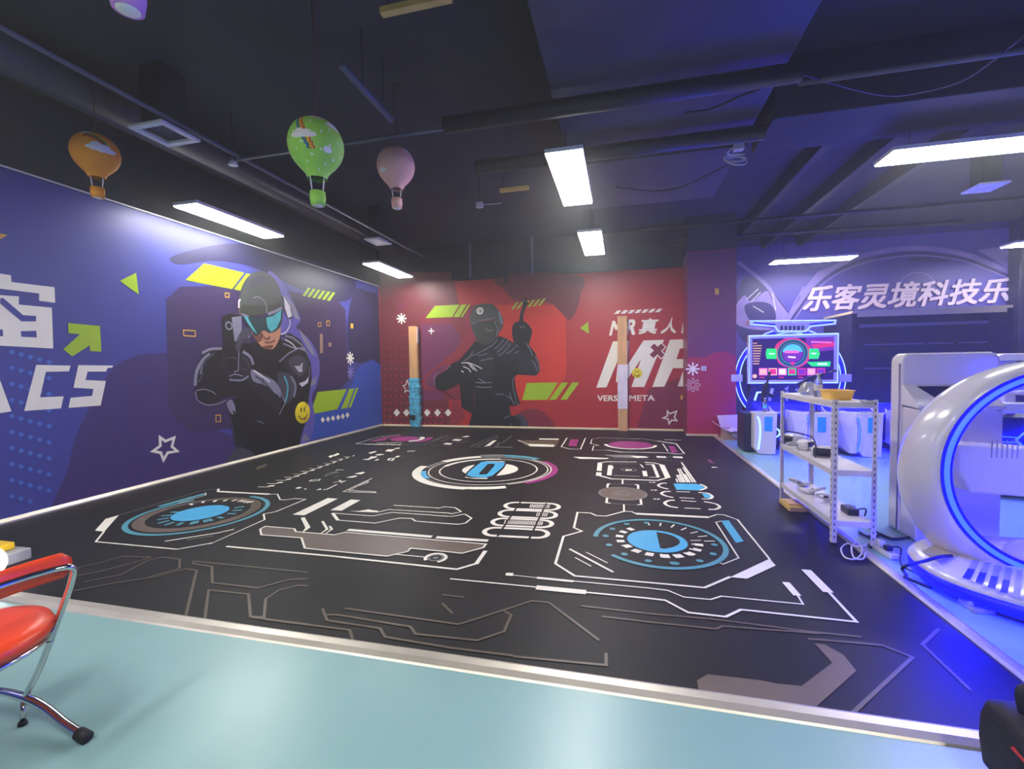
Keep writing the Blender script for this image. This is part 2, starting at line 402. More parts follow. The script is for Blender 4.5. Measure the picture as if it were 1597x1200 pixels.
fm.stroke(A3([(845, 430), (900, 390), (950, 378), (930, 405), (870, 425)]), 0.014, GR); fm.stroke(A3([(950, 380), (1020, 380)]), 0.014, WT); fm.stroke(A3([(985, 360), (1020, 345), (1085, 350)]), 0.016, WT)
fm.stroke(A3([(960, 435), (1020, 425)]), 0.016, GR)
fm.stroke(A3([(830, 595), (880, 590), (1000, 530)]), 0.022, WT); fm.stroke(A3([(955, 505), (1110, 485), (1060, 508), (1030, 478), (1060, 480)]), 0.016, WT)
fm.stroke(A3([(1435, 455), (1080, 620), (1490, 632), (1470, 620), (1260, 610), (1200, 600), (1150, 610)]), 0.014, WT)
fm.stroke(A3([(1150, 605), (1380, 488), (1400, 490), (1370, 515), (1230, 560)]), 0.012, WT)
fm.poly(A3([(1100, 618), (1470, 622), (1490, 636), (1150, 630)]), GR)
for pl in ([(480, 275), (520, 250), (610, 250), (560, 280)], [(590, 240), (660, 228), (670, 238), (620, 246)], [(600, 350), (640, 330), (680, 336), (630, 352)], [(505, 385), (530, 362), (610, 360), (580, 395)], [(360, 322), (420, 305), (475, 312), (410, 328)]):
    fm.poly(A4(pl), WT)
fm.poly(A4([(530, 385), (550, 370), (590, 370), (565, 385)]), 'mat_black', 2)
fm.stroke(A4([(760, 275), (800, 268), (860, 270), (820, 282), (780, 280)]), 0.014, WT, 2, True)
# --- far left magenta dial
fm.stroke(A4([(660, 68), (430, 88), (120, 180), (230, 185)]), 0.018, WT); fm.stroke(A4([(230, 186), (680, 195)]), 0.05, WT); fm.stroke(A4([(380, 172), (700, 168)]), 0.035, WT)
fm.stroke(A4([(680, 195), (800, 183), (960, 192), (1060, 150), (1270, 78), (1180, 70), (900, 62), (660, 68)]), 0.016, GR)
mc, mr_ = fm.fit(A4([(600, 118), (700, 92), (860, 100), (880, 125), (760, 150)]))
fm.disc(mc, mr_, MG, 2); fm.arc(mc, mr_*1.25, 0.09, WT, 2, -0.9, 0.9)
fm.arc(mc, mr_*1.75, 0.13, MG, 2, -0.7, 0.55); fm.arc(mc, mr_*1.7, 0.2, 'print_dim', 1, 2.2, 3.8)
fm.poly(A4([(300, 150), (420, 112), (480, 112), (380, 150)]), 'print_dim')
# --- tangle beside it
for pl in ([(1060, 200), (1410, 205)], [(1170, 150), (1300, 160), (1520, 150)], [(1070, 145), (1200, 85), (1270, 80), (1120, 140)], [(1280, 105), (1560, 120)], [(1190, 150), (1280, 108), (1500, 100)], [(1380, 160), (1475, 175)]):
    fm.stroke(A4(pl), 0.016, GR)
for pl in ([(1200, 185), (1250, 170), (1330, 178), (1290, 192)], [(1310, 138), (1360, 124), (1450, 128), (1400, 144)], [(1440, 92), (1500, 82), (1545, 85), (1490, 100)]):
    fm.poly(A4(pl), WT)
# --- strip along the back
fm.stroke(A8([(640, 75), (625, 65), (470, 130), (350, 183), (490, 190), (620, 188)]), 0.016, GR); fm.stroke(A8([(430, 180), (560, 115), (650, 80)]), 0.016, GR)
fm.poly(A8([(500, 180), (590, 118), (632, 113), (560, 172)]), WT); fm.stroke(A8([(790, 70), (690, 138), (640, 145), (650, 165), (610, 186)]), 0.02, GR); fm.stroke(A8([(625, 186), (795, 188)]), 0.06, GR)
fm.poly(A8([(1070, 95), (1275, 98), (1270, 112), (1072, 108)]), WT); fm.poly(A8([(850, 112), (1270, 120), (1225, 185), (950, 175)]), 'print_faint', 1)
fm.poly(A8([(945, 152), (1230, 162), (1220, 183), (975, 178)]), WT, 2); fm.stroke(A8([(850, 115), (945, 152)]), 0.016, WT); fm.stroke(A8([(1270, 122), (1232, 185)]), 0.02, BR, 3)
fm.stroke(A8([(1360, 90), (1300, 182), (1380, 205), (1500, 208), (1550, 92)]), 0.022, WT); fm.stroke(A8([(1360, 92), (1550, 94)]), 0.014, GR)
fm.poly(A8([(1395, 105), (1480, 105), (1455, 178), (1375, 172)]), MG)
# --- far right magenta dial
fm.stroke(B1([(540, 262), (350, 265), (365, 210), (430, 200), (328, 180), (345, 125), (440, 105), (700, 115), (980, 120), (1170, 150)]), 0.016, WT)
fm.stroke(B1([(1170, 150), (1395, 182)]), 0.05, WT); fm.stroke(B1([(1395, 182), (1495, 305), (1400, 310)]), 0.022, WT); fm.stroke(B1([(1400, 312), (1290, 295), (700, 285), (540, 262)]), 0.03, WT)
gc, gr = fm.fit(B1([(560, 190), (600, 220), (820, 240), (1080, 220), (1100, 195), (820, 148)]))
fm.disc(gc, gr*0.98, MG, 2); fm.arc(gc, gr*1.12, 0.06, WT, 3, -PI*0.98, -0.05)
fm.stroke(B1([(1225, 180), (1290, 275)]), 0.02, WT); fm.poly(B1([(1300, 205), (1370, 215), (1415, 290), (1340, 295)]), MG)
fm.stroke(B1([(1240, 130), (1460, 138)]), 0.035, WT)
fm.poly(B1([(110, 345), (190, 345), (560, 360), (530, 372), (200, 370)]), WT); fm.poly(B1([(495, 320), (800, 318), (1070, 345), (900, 362), (620, 350)]), GR); fm.poly(B1([(820, 335), (1010, 338), (1050, 355), (900, 358)]), WT, 2)
fm.stroke(B1([(1150, 345), (1268, 348)]), 0.12, WT); fm.stroke(B1([(1355, 348), (1472, 352)]), 0.12, WT); fm.stroke(B1([(1280, 345), (1345, 347)]), 0.03, GR)
fm.stroke(B1([(560, 370), (900, 378), (1200, 382), (1510, 402)]), 0.016, GR)
# --- gauge box
fm.stroke(B1([(430, 420), (550, 405), (900, 410)]), 0.03, WT); fm.stroke(B1([(1000, 415), (1120, 420), (1215, 445)]), 0.03, WT)
fm.stroke(B1([(1215, 445), (1290, 605)]), 0.07, WT); fm.stroke(B1([(1290, 605), (1160, 640), (590, 620), (430, 578)]), 0.035, WT); fm.stroke(B1([(445, 420), (435, 520)]), 0.065, WT); fm.stroke(B1([(432, 540), (428, 582)]), 0.07, WT)
fm.stroke(B1([(560, 430), (940, 435)]), 0.016, GR); fm.stroke(B1([(575, 450), (560, 575)]), 0.06, WT); fm.poly(B1([(570, 455), (610, 462), (612, 490), (575, 498)]), WT)
ec, er = fm.fit(B1([(715, 505), (800, 528), (890, 515), (800, 488)])); fm.arc(ec, er, 0.015, GR, 2); fm.poly(B1([(760, 503), (838, 503), (845, 517), (765, 520)]), WT, 3)
fm.poly(B1([(968, 520), (1025, 520), (1040, 588), (985, 586)]), WT); fm.stroke(B1([(950, 440), (985, 480)]), 0.02, WT)
fm.stroke(B1([(1015, 440), (1105, 442), (1170, 600)]), 0.04, WT); fm.stroke(B1([(1170, 602), (1060, 600)]), 0.02, WT); fm.stroke(B1([(610, 578), (935, 590)]), 0.04, 'print_grey')
# --- brown plate and brackets
pc, pr = fm.fit(B1([(452, 795), (560, 870), (740, 888), (960, 860), (1020, 820), (940, 760), (740, 722), (540, 740)]))
fm.disc(pc, pr, BR, 2); fm.arc(pc, pr, 0.02, 'print_grey', 3); fm.arc(pc, pr*0.3, 0.02, 'print_grey', 3); fm.arc(pc, pr*0.62, 0.012, 'print_faint', 3)
fm.stroke(B1([(728, 630), (725, 685)]), 0.02, WT); fm.stroke(B1([(575, 682), (545, 682), (535, 728)]), 0.025, WT); fm.stroke(B1([(880, 690), (918, 695), (922, 745)]), 0.025, WT); fm.stroke(B1([(575, 682), (880, 690)]), 0.01, GR)
fm.stroke(B1([(535, 850), (525, 918), (575, 925)]), 0.025, WT); fm.stroke(B1([(950, 868), (960, 940), (910, 945)]), 0.025, WT); fm.stroke(B1([(575, 928), (910, 945)]), 0.01, GR); fm.stroke(B1([(742, 940), (745, 1030)]), 0.018, WT)
# --- fan of lines and three lozenges
for i, (x, y) in enumerate([(595, 520), (605, 455), (640, 448), (620, 350), (655, 345), (740, 440), (710, 325), (685, 240)]):
    ex = (620, 670, 710, 745, 790, 828, 880, 925)[i]; fm.stroke(B2([(x, y), (ex, 580)]), 0.022, WT)
fm.stroke(B2([(435, 594), (350, 596), (290, 630), (340, 665), (460, 695)]), 0.03, WT, 2, False, 5)
fm.poly(B2([(545, 600), (930, 605), (1060, 640), (1080, 680), (1000, 718), (600, 705)]), BL, 2); fm.stroke(B2([(1000, 612), (1080, 645), (1100, 680), (1000, 716)]), 0.03, WT, 3, False, 5)
fm.stroke(B2([(500, 735), (400, 738), (342, 770), (420, 812), (545, 838)]), 0.03, WT, 2, False, 5); fm.stroke(B2([(600, 738), (830, 744)]), 0.022, WT); fm.stroke(B2([(650, 840), (905, 855)]), 0.022, WT)
fm.poly(B2([(1035, 770), (1130, 775), (1190, 815), (1170, 850), (1080, 840)]), BL, 2); fm.stroke(B2([(970, 755), (1120, 765), (1210, 820), (1160, 862), (1030, 862)]), 0.028, WT, 3, False, 5)
fm.stroke(B2([(570, 885), (470, 890), (400, 935), (480, 988), (625, 1012)]), 0.032, WT, 2, False, 5); fm.stroke(B2([(680, 890), (935, 908)]), 0.022, WT); fm.stroke(B2([(740, 1018), (1010, 1030)]), 0.022, WT)
fm.stroke(B2([(1070, 908), (1260, 945), (1335, 1000), (1260, 1040), (1145, 1040)]), 0.03, WT, 2, False, 5)
for (x, y) in ((135, 575), (165, 708), (210, 860)):
    fm.stroke(B2([(x, y), (x+40, y+6)]), 0.03, WT); fm.stroke(B2([(x+60, y+2), (x+100, y+10)]), 0.04, WT)
fm.poly(B2([(1190, 312), (1295, 316), (1300, 325), (1210, 330)]), WT); fm.stroke(B2([(1140, 190), (1215, 250)]), 0.05, 'print_dim', 1)
# --- centre emblem (concentric, clock of arcs)
oc, orr = fm.fit(A7([(245, 285), (300, 350), (560, 410), (900, 405), (1200, 365), (1380, 290), (1350, 225), (1200, 175), (330, 215)]))
fm.arc(oc, orr, 0.016, WT, 2)
fm.arc(oc, fm.rad(oc, A7([(1275, 260)])[0]), 0.02, WT, 2)
r_in = fm.rad(oc, A7([(1275, 260)])[0]); fm.arc(oc, r_in, 0.07, WT, 3, fm.ang(oc, A7([(930, 163)])[0]), fm.ang(oc, A7([(400, 235)])[0]))
a_s = fm.ang(oc, A7([(170, 232)])[0]); a_e = fm.ang(oc, A7([(580, 458)])[0])
if a_s < 0: a_s += 2*PI
a_e = a_e if a_e > 0 else a_e+2*PI
def er_(x, y): return fm.rad(oc, A7([(x, y)])[0])
def ea_(x, y): return fm.ang(oc, A7([(x, y)])[0]) % (2*PI)
def band(p0, p1, q0, q1, m_, L_=2):      # ring band between two measured radii, from angle of q0 round to q1
    r0, r1 = er_(*p0), er_(*p1); a, e = ea_(*q0), ea_(*q1); e = e if e > a else e+2*PI
    fm.arc(oc, (r0+r1)/2, abs(r1-r0), m_, L_, a, e)
band((78, 300), (162, 290), (175, 230), (580, 458), WT); band((780, 432), (780, 456), (580, 458), (978, 436), WT, 3)
band((165, 285), (212, 300), (185, 280), (215, 352), BL, 3); band((178, 285), (190, 285), (215, 352), (600, 432), GR)
band((550, 150), (550, 168), (730, 133), (375, 188), WT); band((270, 215), (290, 225), (375, 188), (190, 250), GR)
band((840, 120), (840, 140), (960, 128), (730, 133), GR); band((1120, 133), (1120, 152), (1285, 165), (960, 128), CY, 3)
band((1475, 260), (1412, 250), (1175, 402), (1365, 185), MG, 3); band((1410, 245), (1398, 245), (1000, 420), (1250, 165), WT, 4)
wc, wr = fm.fit(A7([(555, 270), (600, 300), (880, 325), (1040, 300), (1090, 262), (1060, 230), (980, 212), (700, 215), (600, 235)])); fm.disc(wc, wr, WT, 2)
fm.poly(A7([(700, 200), (780, 183), (950, 185), (985, 205), (960, 250), (880, 330), (790, 352), (640, 345), (585, 325), (600, 290)]), 'mat_black', 3)
fm.poly(A7([(740, 195), (790, 188), (935, 192), (970, 205), (945, 245), (845, 325), (780, 345), (640, 335), (600, 318), (620, 290)]), BL, 4)
fm.poly(A7([(805, 212), (870, 212), (865, 232), (795, 312), (720, 315), (722, 300)]), 'mat_black', 5)
fm.poly(A7([(585, 335), (640, 348), (800, 348), (795, 358), (680, 356), (590, 345)]), WT, 5); fm.poly(A7([(780, 186), (960, 188), (970, 194), (790, 190)]), WT, 5)
# --- circuit blocks, centre left
fm.poly(A3([(452, 905), (890, 698), (1015, 707), (595, 915)]), 'print_white'); fm.poly(A3([(920, 850), (1175, 717), (1295, 725), (1060, 857)]), 'print_white')
fm.poly(A5([(350, 222), (480, 222), (600, 200), (640, 212), (720, 220), (700, 238), (480, 232)]), WT)
fm.stroke(A5([(700, 240), (850, 205), (1597, 250)]) + A6([(320, 235), (432, 210)]), T1, WT); fm.stroke(A6([(432, 210), (360, 165), (240, 155), (170, 172)]) + A5([(1470, 185), (910, 152)]), T1, WT)
fm.stroke(A5([(150, 250), (650, 285), (890, 240), (1597, 290)]) + A6([(330, 265), (470, 237)]), T1, WT); fm.stroke(A6([(470, 237), (548, 285), (480, 340), (400, 355)]) + A5([(1597, 382), (1180, 350), (1140, 318), (980, 312), (680, 375), (215, 338)]), T1, WT)
fm.stroke(A5([(150, 250), (215, 338)]), 0.03, WT)
fm.poly(A2([(685, 690), (750, 655), (1110, 685), (1130, 722)]) + A5([(170, 522), (310, 490), (1597, 600)]) + A6([(712, 580), (680, 620), (440, 685)]) + A5([(1597, 735), (1120, 690), (1085, 730), (830, 790), (0, 710)]) + A2([(1240, 928), (1200, 800), (700, 762)]), BR, 1)
fm.stroke(A2([(685, 690), (750, 655), (1110, 685), (1130, 722)]) + A5([(170, 522), (310, 490), (1597, 600)]) + A6([(712, 580), (680, 620), (440, 685)]) + A5([(1597, 735), (1120, 690), (1085, 730), (830, 790), (0, 710)]) + A2([(1240, 928), (1200, 800), (700, 762)]), T1, WT, 3, True)
fm.stroke(A2([(1215, 545), (1280, 670), (1220, 722)]), [0.035, 0.04, 0.012], WT); fm.stroke(A2([(1460, 590), (1520, 690), (1440, 742)]), [0.022, 0.024, 0.01], WT); fm.stroke(A2([(1550, 650), (1578, 690), (1500, 745)]), [0.018, 0.022, 0.01], WT)
fm.stroke(A5([(340, 458), (1385, 545)]), 0.05, WT); fm.stroke(A5([(1440, 552), (1597, 563)]) + A6([(735, 540)]), 0.05, WT)
fm.stroke(A2([(265, 905), (1597, 1028)]) + A6([(0, 825), (380, 865), (600, 800)]), 0.024, WT); fm.stroke(A6([(600, 805), (705, 655)]), 0.032, WT)
fm.stroke(A5([(930, 765), (1310, 800)]), 0.012, WT)
kc, kr = fm.fit(A5([(1320, 805), (1350, 770), (1470, 755), (1550, 790), (1530, 840)])); fm.arc(kc, kr, 0.026, WT, 2, -1.0, PI*1.25); fm.arc(kc, kr*0.68, 0.016, GR, 2); fm.arc(kc, kr*0.15, 0.02, GR, 2)
# --- four capsules
for (l, r, yl, yr, h, hat) in ((968, 1498, 140, 155, 40, (1215, 1425, 12)), (902, 1465, 228, 248, 42, (1290, 1400, 6)), (822, 1420, 325, 348, 44, (925, 1345, 22)), (735, 1368, 435, 462, 50, None)):
    a = fm.to2(A6([(l+45, yl)])[0]); b = fm.to2(A6([(r-45, yr)])[0]); hh = (fm.to2(A6([((l+r)/2, (yl+yr)/2-h)])[0])-fm.to2(A6([((l+r)/2, (yl+yr)/2+h)])[0])).length*0.5*0.92
    d = (b-a).normalized(); nn = Vector((-d.y, d.x)); pts = []
    a0 = math.atan2(nn.y, nn.x)
    for i in range(13): t_ = a0+PI*i/12; pts.append(a+d*hh*0.3+Vector((math.cos(t_), math.sin(t_)))*hh)
    for i in range(13): t_ = a0+PI+PI*i/12; pts.append(b-d*hh*0.3+Vector((math.cos(t_), math.sin(t_)))*hh)
    fm.stroke2(pts, 0.042, WT, 2, True)
    if hat:
        for i in range(hat[2]):
            x = hat[0]+(hat[1]-hat[0])*i/(hat[2]-1); y = yl+(yr-yl)*(x-l)/(r-l)
            fm.stroke(A6([(x+8, y-h*0.52), (x-8, y+h*0.45)]), 0.009, 'print_white', 2)
for pl in ([(1105, 95), (840, 495)], [(1395, 118), (1200, 525)]): fm.stroke(A6(pl), 0.02, 'mat_black', 4)
# --- right dial
fm.stroke(B3([(985, 68), (760, 128), (640, 122), (570, 90), (405, 80), (360, 272), (460, 316), (230, 380), (130, 720), (370, 875), (1597, 985)]) + B4([(550, 1022), (870, 885)]), 0.02, WT)
fm.stroke(B3([(985, 68), (1080, 72), (1130, 98)]), 0.016, WT); fm.stroke(B3([(1130, 98)]) + B4([(0, 112), (600, 142)]), 0.05, WT); fm.stroke(B4([(600, 142), (700, 108), (790, 112), (960, 172), (1360, 665)]), 0.016, WT)
fm.poly(B4([(870, 890), (1360, 660), (1435, 745), (1080, 910)]), WT, 2)
fm.stroke(B4([(690, 205), (975, 650), (780, 728), (740, 712)]), 0.012, 'print_white'); fm.stroke(B4([(690, 205), (760, 188)]), 0.012, WT); fm.poly(B4([(755, 185), (850, 180), (1035, 440), (940, 460)]), BL)
dc, dr = fm.fit(B3([(630, 380), (760, 245), (1000, 185), (850, 610), (1100, 705)]) + B4([(0, 180), (400, 275), (700, 400), (825, 560), (720, 705), (400, 770), (0, 772)]))
a0 = fm.ang(dc, B3([(845, 608)])[0]); a1 = fm.ang(dc, B3([(630, 382)])[0]); a1 = a1 if a1 > 0 else a1+2*PI; fm.arc(dc, dr, 0.04, CY, 2, a0, a1)
hc, hr = fm.fit(B3([(1040, 390), (1120, 330), (1300, 295), (1100, 500), (1300, 570)]) + B4([(150, 355), (350, 470), (250, 560), (50, 580)]))
fm.disc(hc, hr, BL, 2)
fm.poly(B4([(-52, 328), (-2, 532), (60, 537), (150, 520), (220, 490), (247, 455), (225, 415), (150, 372), (60, 345)]), 'mat_black', 3)
fm.ticks(hc, B3([(1065, 290), (975, 325), (930, 378), (942, 440), (1030, 505), (1150, 565), (1310, 605), (1500, 627)]) + B4([(70, 628), (235, 625), (375, 597), (455, 548), (480, 487)]), 0.062, 0.05, WT, 2)
fm.ticks(hc, B3([(995, 492), (1105, 552), (1268, 598), (1450, 624)]) + B4([(15, 622), (185, 628), (330, 602), (410, 548), (440, 482)]), 0.062, 0.02, WT, 2)
fm.ticks(hc, B3([(1290, 222), (1437, 232), (1590, 252)]) + B4([(150, 252), (290, 288), (420, 332), (525, 380), (610, 440), (438, 432)]), 0.085, 0.014, WT, 2)
for q in B3([(755, 375), (838, 286), (1018, 226), (1262, 212), (798, 488), (988, 602), (1285, 686), (1597, 715)]) + B4([(190, 718), (490, 686), (657, 600), (672, 485)]): fm.disc(fm.to2(q), 0.026, CY, 2, 14)
fm.stroke(B3([(305, 538), (850, 828)]), 0.022, WT); fm.stroke(B3([(510, 578), (780, 714)]), 0.012, WT); fm.stroke(B3([(375, 645), (575, 755)]), 0.012, WT)
# --- long circuit lines
fm.poly(B5([(498, 72), (552, 74), (548, 97), (490, 92)]), WT); fm.stroke(B5([(552, 92), (735, 112)]), 0.008, WT); fm.stroke(B5([(735, 112), (1020, 140)]), 0.028, WT)
fm.stroke(B5([(1020, 138), (1597, 192)]) + B6([(185, 232), (295, 278), (480, 295), (555, 272), (1120, 328), (1080, 262)]), 0.012, WT); fm.stroke(B6([(1000, 175), (1080, 268)]), 0.045, WT)
fm.stroke(B5([(60, 120), (730, 185)]), 0.014, WT); fm.stroke(B5([(730, 187), (1118, 225)]), 0.055, WT); fm.stroke(B5([(1118, 226), (1597, 272)]) + B6([(165, 300), (325, 385), (585, 415), (690, 365), (1490, 450), (1300, 245)]), 0.018, WT); fm.stroke(B6([(1140, 88), (1295, 245)]), 0.06, WT)
# --- faint brown circuit lines in the foreground
for pl in (B7([(140, 250), (400, 200), (640, 165), (760, 130), (840, 112), (905, 122), (838, 405)]), B7([(200, 195), (430, 150), (600, 60), (690, 40), (800, 52), (798, 110), (600, 165)]),
           B7([(150, 110), (300, 75), (440, 35), (620, 40), (560, 60), (300, 130), (160, 155)]), B7([(1600, 135), (890, 65), (880, 80), (1000, 98), (1003, 200), (1290, 232), (1480, 180), (1600, 175)]),
           B7([(955, 430), (980, 245), (1228, 270), (1240, 410), (1325, 415), (1335, 300), (1420, 245), (1540, 215), (1600, 220)]), B7([(1250, 415), (1600, 460)]),
           W(400, 950, 3.9925)([(550, 0), (1260, 100)]) + B5([(470, 365), (700, 290), (830, 305), (1220, 599)]), B5([(474, 366), (535, 400), (480, 530), (270, 599)]) + W(400, 950, 3.9925)([(990, 160), (960, 115), (500, 40), (430, 40)]), B5([(0, 243), (165, 262)]), B5([(0, 310), (80, 390)]),
           B5([(1080, 330), (1597, 390)]) + B6([(500, 430), (1200, 520), (1520, 552)]), B5([(1240, 412), (1597, 455)]) + B6([(520, 498), (560, 478), (1240, 530)]), B8([(800, 150), (1100, 175), (1260, 190), (1450, 265), (1080, 610)]), 
           W(400, 950, 3.9925)([(440, 75), (770, 125), (800, 178), (1200, 245), (1597, 295)]), W(400, 950, 3.9925)([(60, 70), (580, 135), (605, 210)]), W(400, 950, 3.9925)([(410, 0), (440, 75)]),
           W(800, 1020, 3.9925)([(0, 20), (580, 75), (580, 0)]),
           W(1280, 800, 4.287)([(790, 780), (680, 885), (1000, 1190)])):
    fm.stroke(pl, 0.016, FA_, 1)
fm.poly(B8([(108, 410), (175, 372), (510, 410), (600, 430), (760, 445), (950, 300), (840, 180), (900, 185), (1020, 250), (1100, 350), (850, 575), (120, 478)]), BR, 1)
fm.poly(A3([(0, 315), (125, 270), (130, 298), (0, 350)]), FA_, 1)
o = fm.mb.build('floor_mat')
tag(o, 'large black printed play mat with white, blue and magenta dial graphics', 'mat')

# metal edge strips holding the mat
def strip(name, a, b, w_, nx, label):
    m = MB(); a = Vector(a); b = Vector(b); nx = Vector(nx)
    prof = [(0, 0.0), (w_, 0.0), (w_*0.92, 0.008), (w_*0.6, 0.02), (w_*0.2, 0.024), (0, 0.016)]
    m.prism([a+nx*x+Vector((0, 0, z+0.0005)) for x, z in prof], b-a, 'metal_trim', False)
    o = m.build(name, None); tag(o, label, 'floor strip')
strip('floor_strip', (0, MY, 0), (7.62, MY, 0), 0.095, (0, -1, 0), 'long aluminium floor strip along the near edge of the black mat')
strip('floor_strip', (MX, MY, 0), (MX, PY-0.04, 0), 0.095, (1, 0, 0), 'aluminium floor strip along the right edge of the black mat by the shelf')

# ================================================================== WALL MURALS (flat printed vinyl on the walls)
LA = W(0, 350, 2.6667); LB = W(180, 380, 3.3333); LC = W(340, 410, 8.0); LD = W(290, 540, 6.314); LE = W(280, 410, 7.06)
def star(pr, px, w, m, L): pr.stroke(px, w, m, L, True)
def aster(pr, c, r, w, m, L, n=8):
    c = pr.to2(c)
    for i in range(n//2):
        a = PI*i/(n//2)+PI/2; d = Vector((math.cos(a), math.sin(a)))*r; pr.stroke2([c-d, c+d], w, m, L)
def diamond(pr, c, hx, hy, m, L): pr.poly([(c[0], c[1]-hy), (c[0]+hx, c[1]), (c[0], c[1]+hy), (c[0]-hx, c[1])], m, L)

# ---- blue mural on the left wall
bm = thing('wall_mural', 'blue wall mural of an armoured figure aiming a pistol, on the left wall', 'mural', (0, -6, 0))
lp = Print(0, 0.0, 1)
lp.mb.box((0.0, -15, 0.03), (0.001, 0, WH-0.02), 'blue_print')
lp.blob(W(0, 0, 1)([(330, 800), (100, 830), (108, 725), (124, 668), (150, 620), (176, 575), (210, 556), (240, 552), (275, 560), (300, 640), (380, 690), (430, 705), (400, 745)]), 'purple_print', 1)
lp.poly(LB([(262, 292), (335, 225), (700, 215), (1150, 290), (1195, 345), (1212, 710), (1165, 760), (900, 900), (610, 960), (385, 985), (305, 905), (276, 840)]), 'purple_dark', 2)
lp.blob(LB([(1250, 240), (1212, 360), (1208, 540), (1240, 610), (1290, 620), (1330, 600), (1384, 608), (1372, 300), (1310, 250)]), 'navy_print_shade', 2)
lp.blob(LB([(1040, 790), (1000, 1000), (970, 1030), (1150, 990), (1382, 945), (1384, 630), (1270, 640), (1225, 740), (1150, 780)]), 'blue_bright', 1)
lp.blob(LB([(620, 0), (900, 60), (1130, 120), (1250, 200), (1200, 300), (1020, 260), (860, 190), (700, 120), (520, 90), (330, 110), (310, 60)]), 'navy_print_shade', 1)  # dark wall top by the lamp, shade put into the print colour
for i in range(14):
    for j in range(5):
        x = 18+j*14.5; y = 474+i*25+j*4
        if y < 792 - (x-18)*0.27: lp.poly([(x-5, y), (x, y-4.5), (x+5, y), (x, y+4.5)], 'blue_dot', 2)
lp.poly(LA([(497, 235), (565, 202), (576, 293)]), 'lime', 3)
lp.poly(LA([(0, 38), (30, 45), (0, 62)]), 'orange_print', 3)
lp.poly(LB([(362, 190), (460, 103), (668, 152), (605, 237)]), 'lime', 3); lp.poly(LB([(615, 238), (680, 155), (760, 170), (700, 258)]), 'lime', 3)
for i in range(6):
    x = 970+i*25.5; y = 272+i*4.8; lp.poly(LB([(x, y), (x+30, y-42), (x+45, y-40), (x+16, y+3)]), 'lime', 3)
for q in ([(352, 450), (413, 454), (415, 483), (354, 479)], [(570, 257), (590, 259), (590, 280), (570, 278)], [(521, 893), (545, 892), (545, 926), (521, 927)], [(1053, 412), (1068, 411), (1068, 430), (1053, 431)], [(1097, 402), (1112, 403), (1112, 428), (1097, 427)]):
    lp.stroke(LB(q), 0.014, 'orange_print', 3, True)
lp.poly(LB([(1062, 470), (1077, 471), (1078, 570), (1063, 571)]), 'tan_print', 3); lp.poly(LB([(1107, 515), (1121, 516), (1121, 536), (1107, 535)]), 'tan_print', 3); lp.poly(LB([(1222, 415), (1236, 417), (1236, 442), (1222, 441)]), 'orange_print', 3)
aster(lp, LB([(1220, 597)])[0], 0.14, 0.04, 'print_white', 3); aster(lp, LB([(1222, 670)])[0], 0.14, 0.03, 'violet_light', 3)
for pl in ([(1050, 772), (1202, 757), (1152, 862), (1010, 890)], [(1215, 756), (1242, 753), (1203, 855), (1172, 861)], [(1250, 752), (1262, 751), (1224, 851), (1210, 854)]): lp.poly(LB(pl), 'lime', 3)
for q in ((1077, 917), (1104, 914), (1130, 909), (1157, 904), (1181, 899), (1205, 892)): diamond(lp, LB([q])[0], 3.2, 4.6, 'print_white', 3)
star(lp, LB([(230, 1008), (258, 1028), (304, 1010), (292, 1056), (320, 1080), (270, 1088), (249, 1126), (234, 1088), (194, 1080), (232, 1052)]), 0.035, 'print_white', 3)
lp.mb.build('printed_sheet', bm)
# lettering
lt = Print(0, 0.0025, 1)
lt.poly(LA([(-40, 200), (0, 205), (45, 212), (47, 240), (226, 262), (229, 327), (162, 318), (162, 288), (0, 268), (-40, 262)]), 'print_white', 1)
lt.poly(LA([(-40, 292), (78, 300), (78, 334), (215, 347), (221, 517), (0, 505), (-40, 503)]), 'print_white', 1)
lt.poly(LA([(0, 308), (12, 306), (95, 378), (150, 382), (148, 404), (88, 404), (0, 330)]), 'blue_print', 2)
lt.poly(LA([(85, 445), (150, 443), (152, 471), (88, 468)]), 'blue_print', 2); lt.poly(LA([(-40, 436), (10, 438), (12, 466), (-40, 465)]), 'blue_print', 2)
lt.poly(LA([(-30, 600), (0, 650), (47, 778), (0, 786), (-30, 790)]), 'print_white', 1)
lt.poly(LA([(150, 585), (293, 588), (286, 612), (190, 614), (166, 720), (264, 716), (253, 766), (100, 777)]), 'print_white', 1)
lt.poly(LA([(325, 586), (470, 588), (466, 596), (447, 598), (440, 613), (364, 613), (355, 648), (440, 652), (418, 754), (284, 764), (293, 722), (382, 714), (388, 685), (305, 680)]), 'print_white', 1)
tag(lt.mb.build('lettering', bm), 'white angular lettering ending in CS')
ar = Print(0, 0.0025, 1)
ar.poly(LA([(283, 411), (415, 423), (421, 530), (374, 528), (373, 503), (300, 550), (262, 520), (332, 458), (284, 453)]), 'lime', 1); tag(ar.mb.build('arrow', bm), 'lime green arrow')
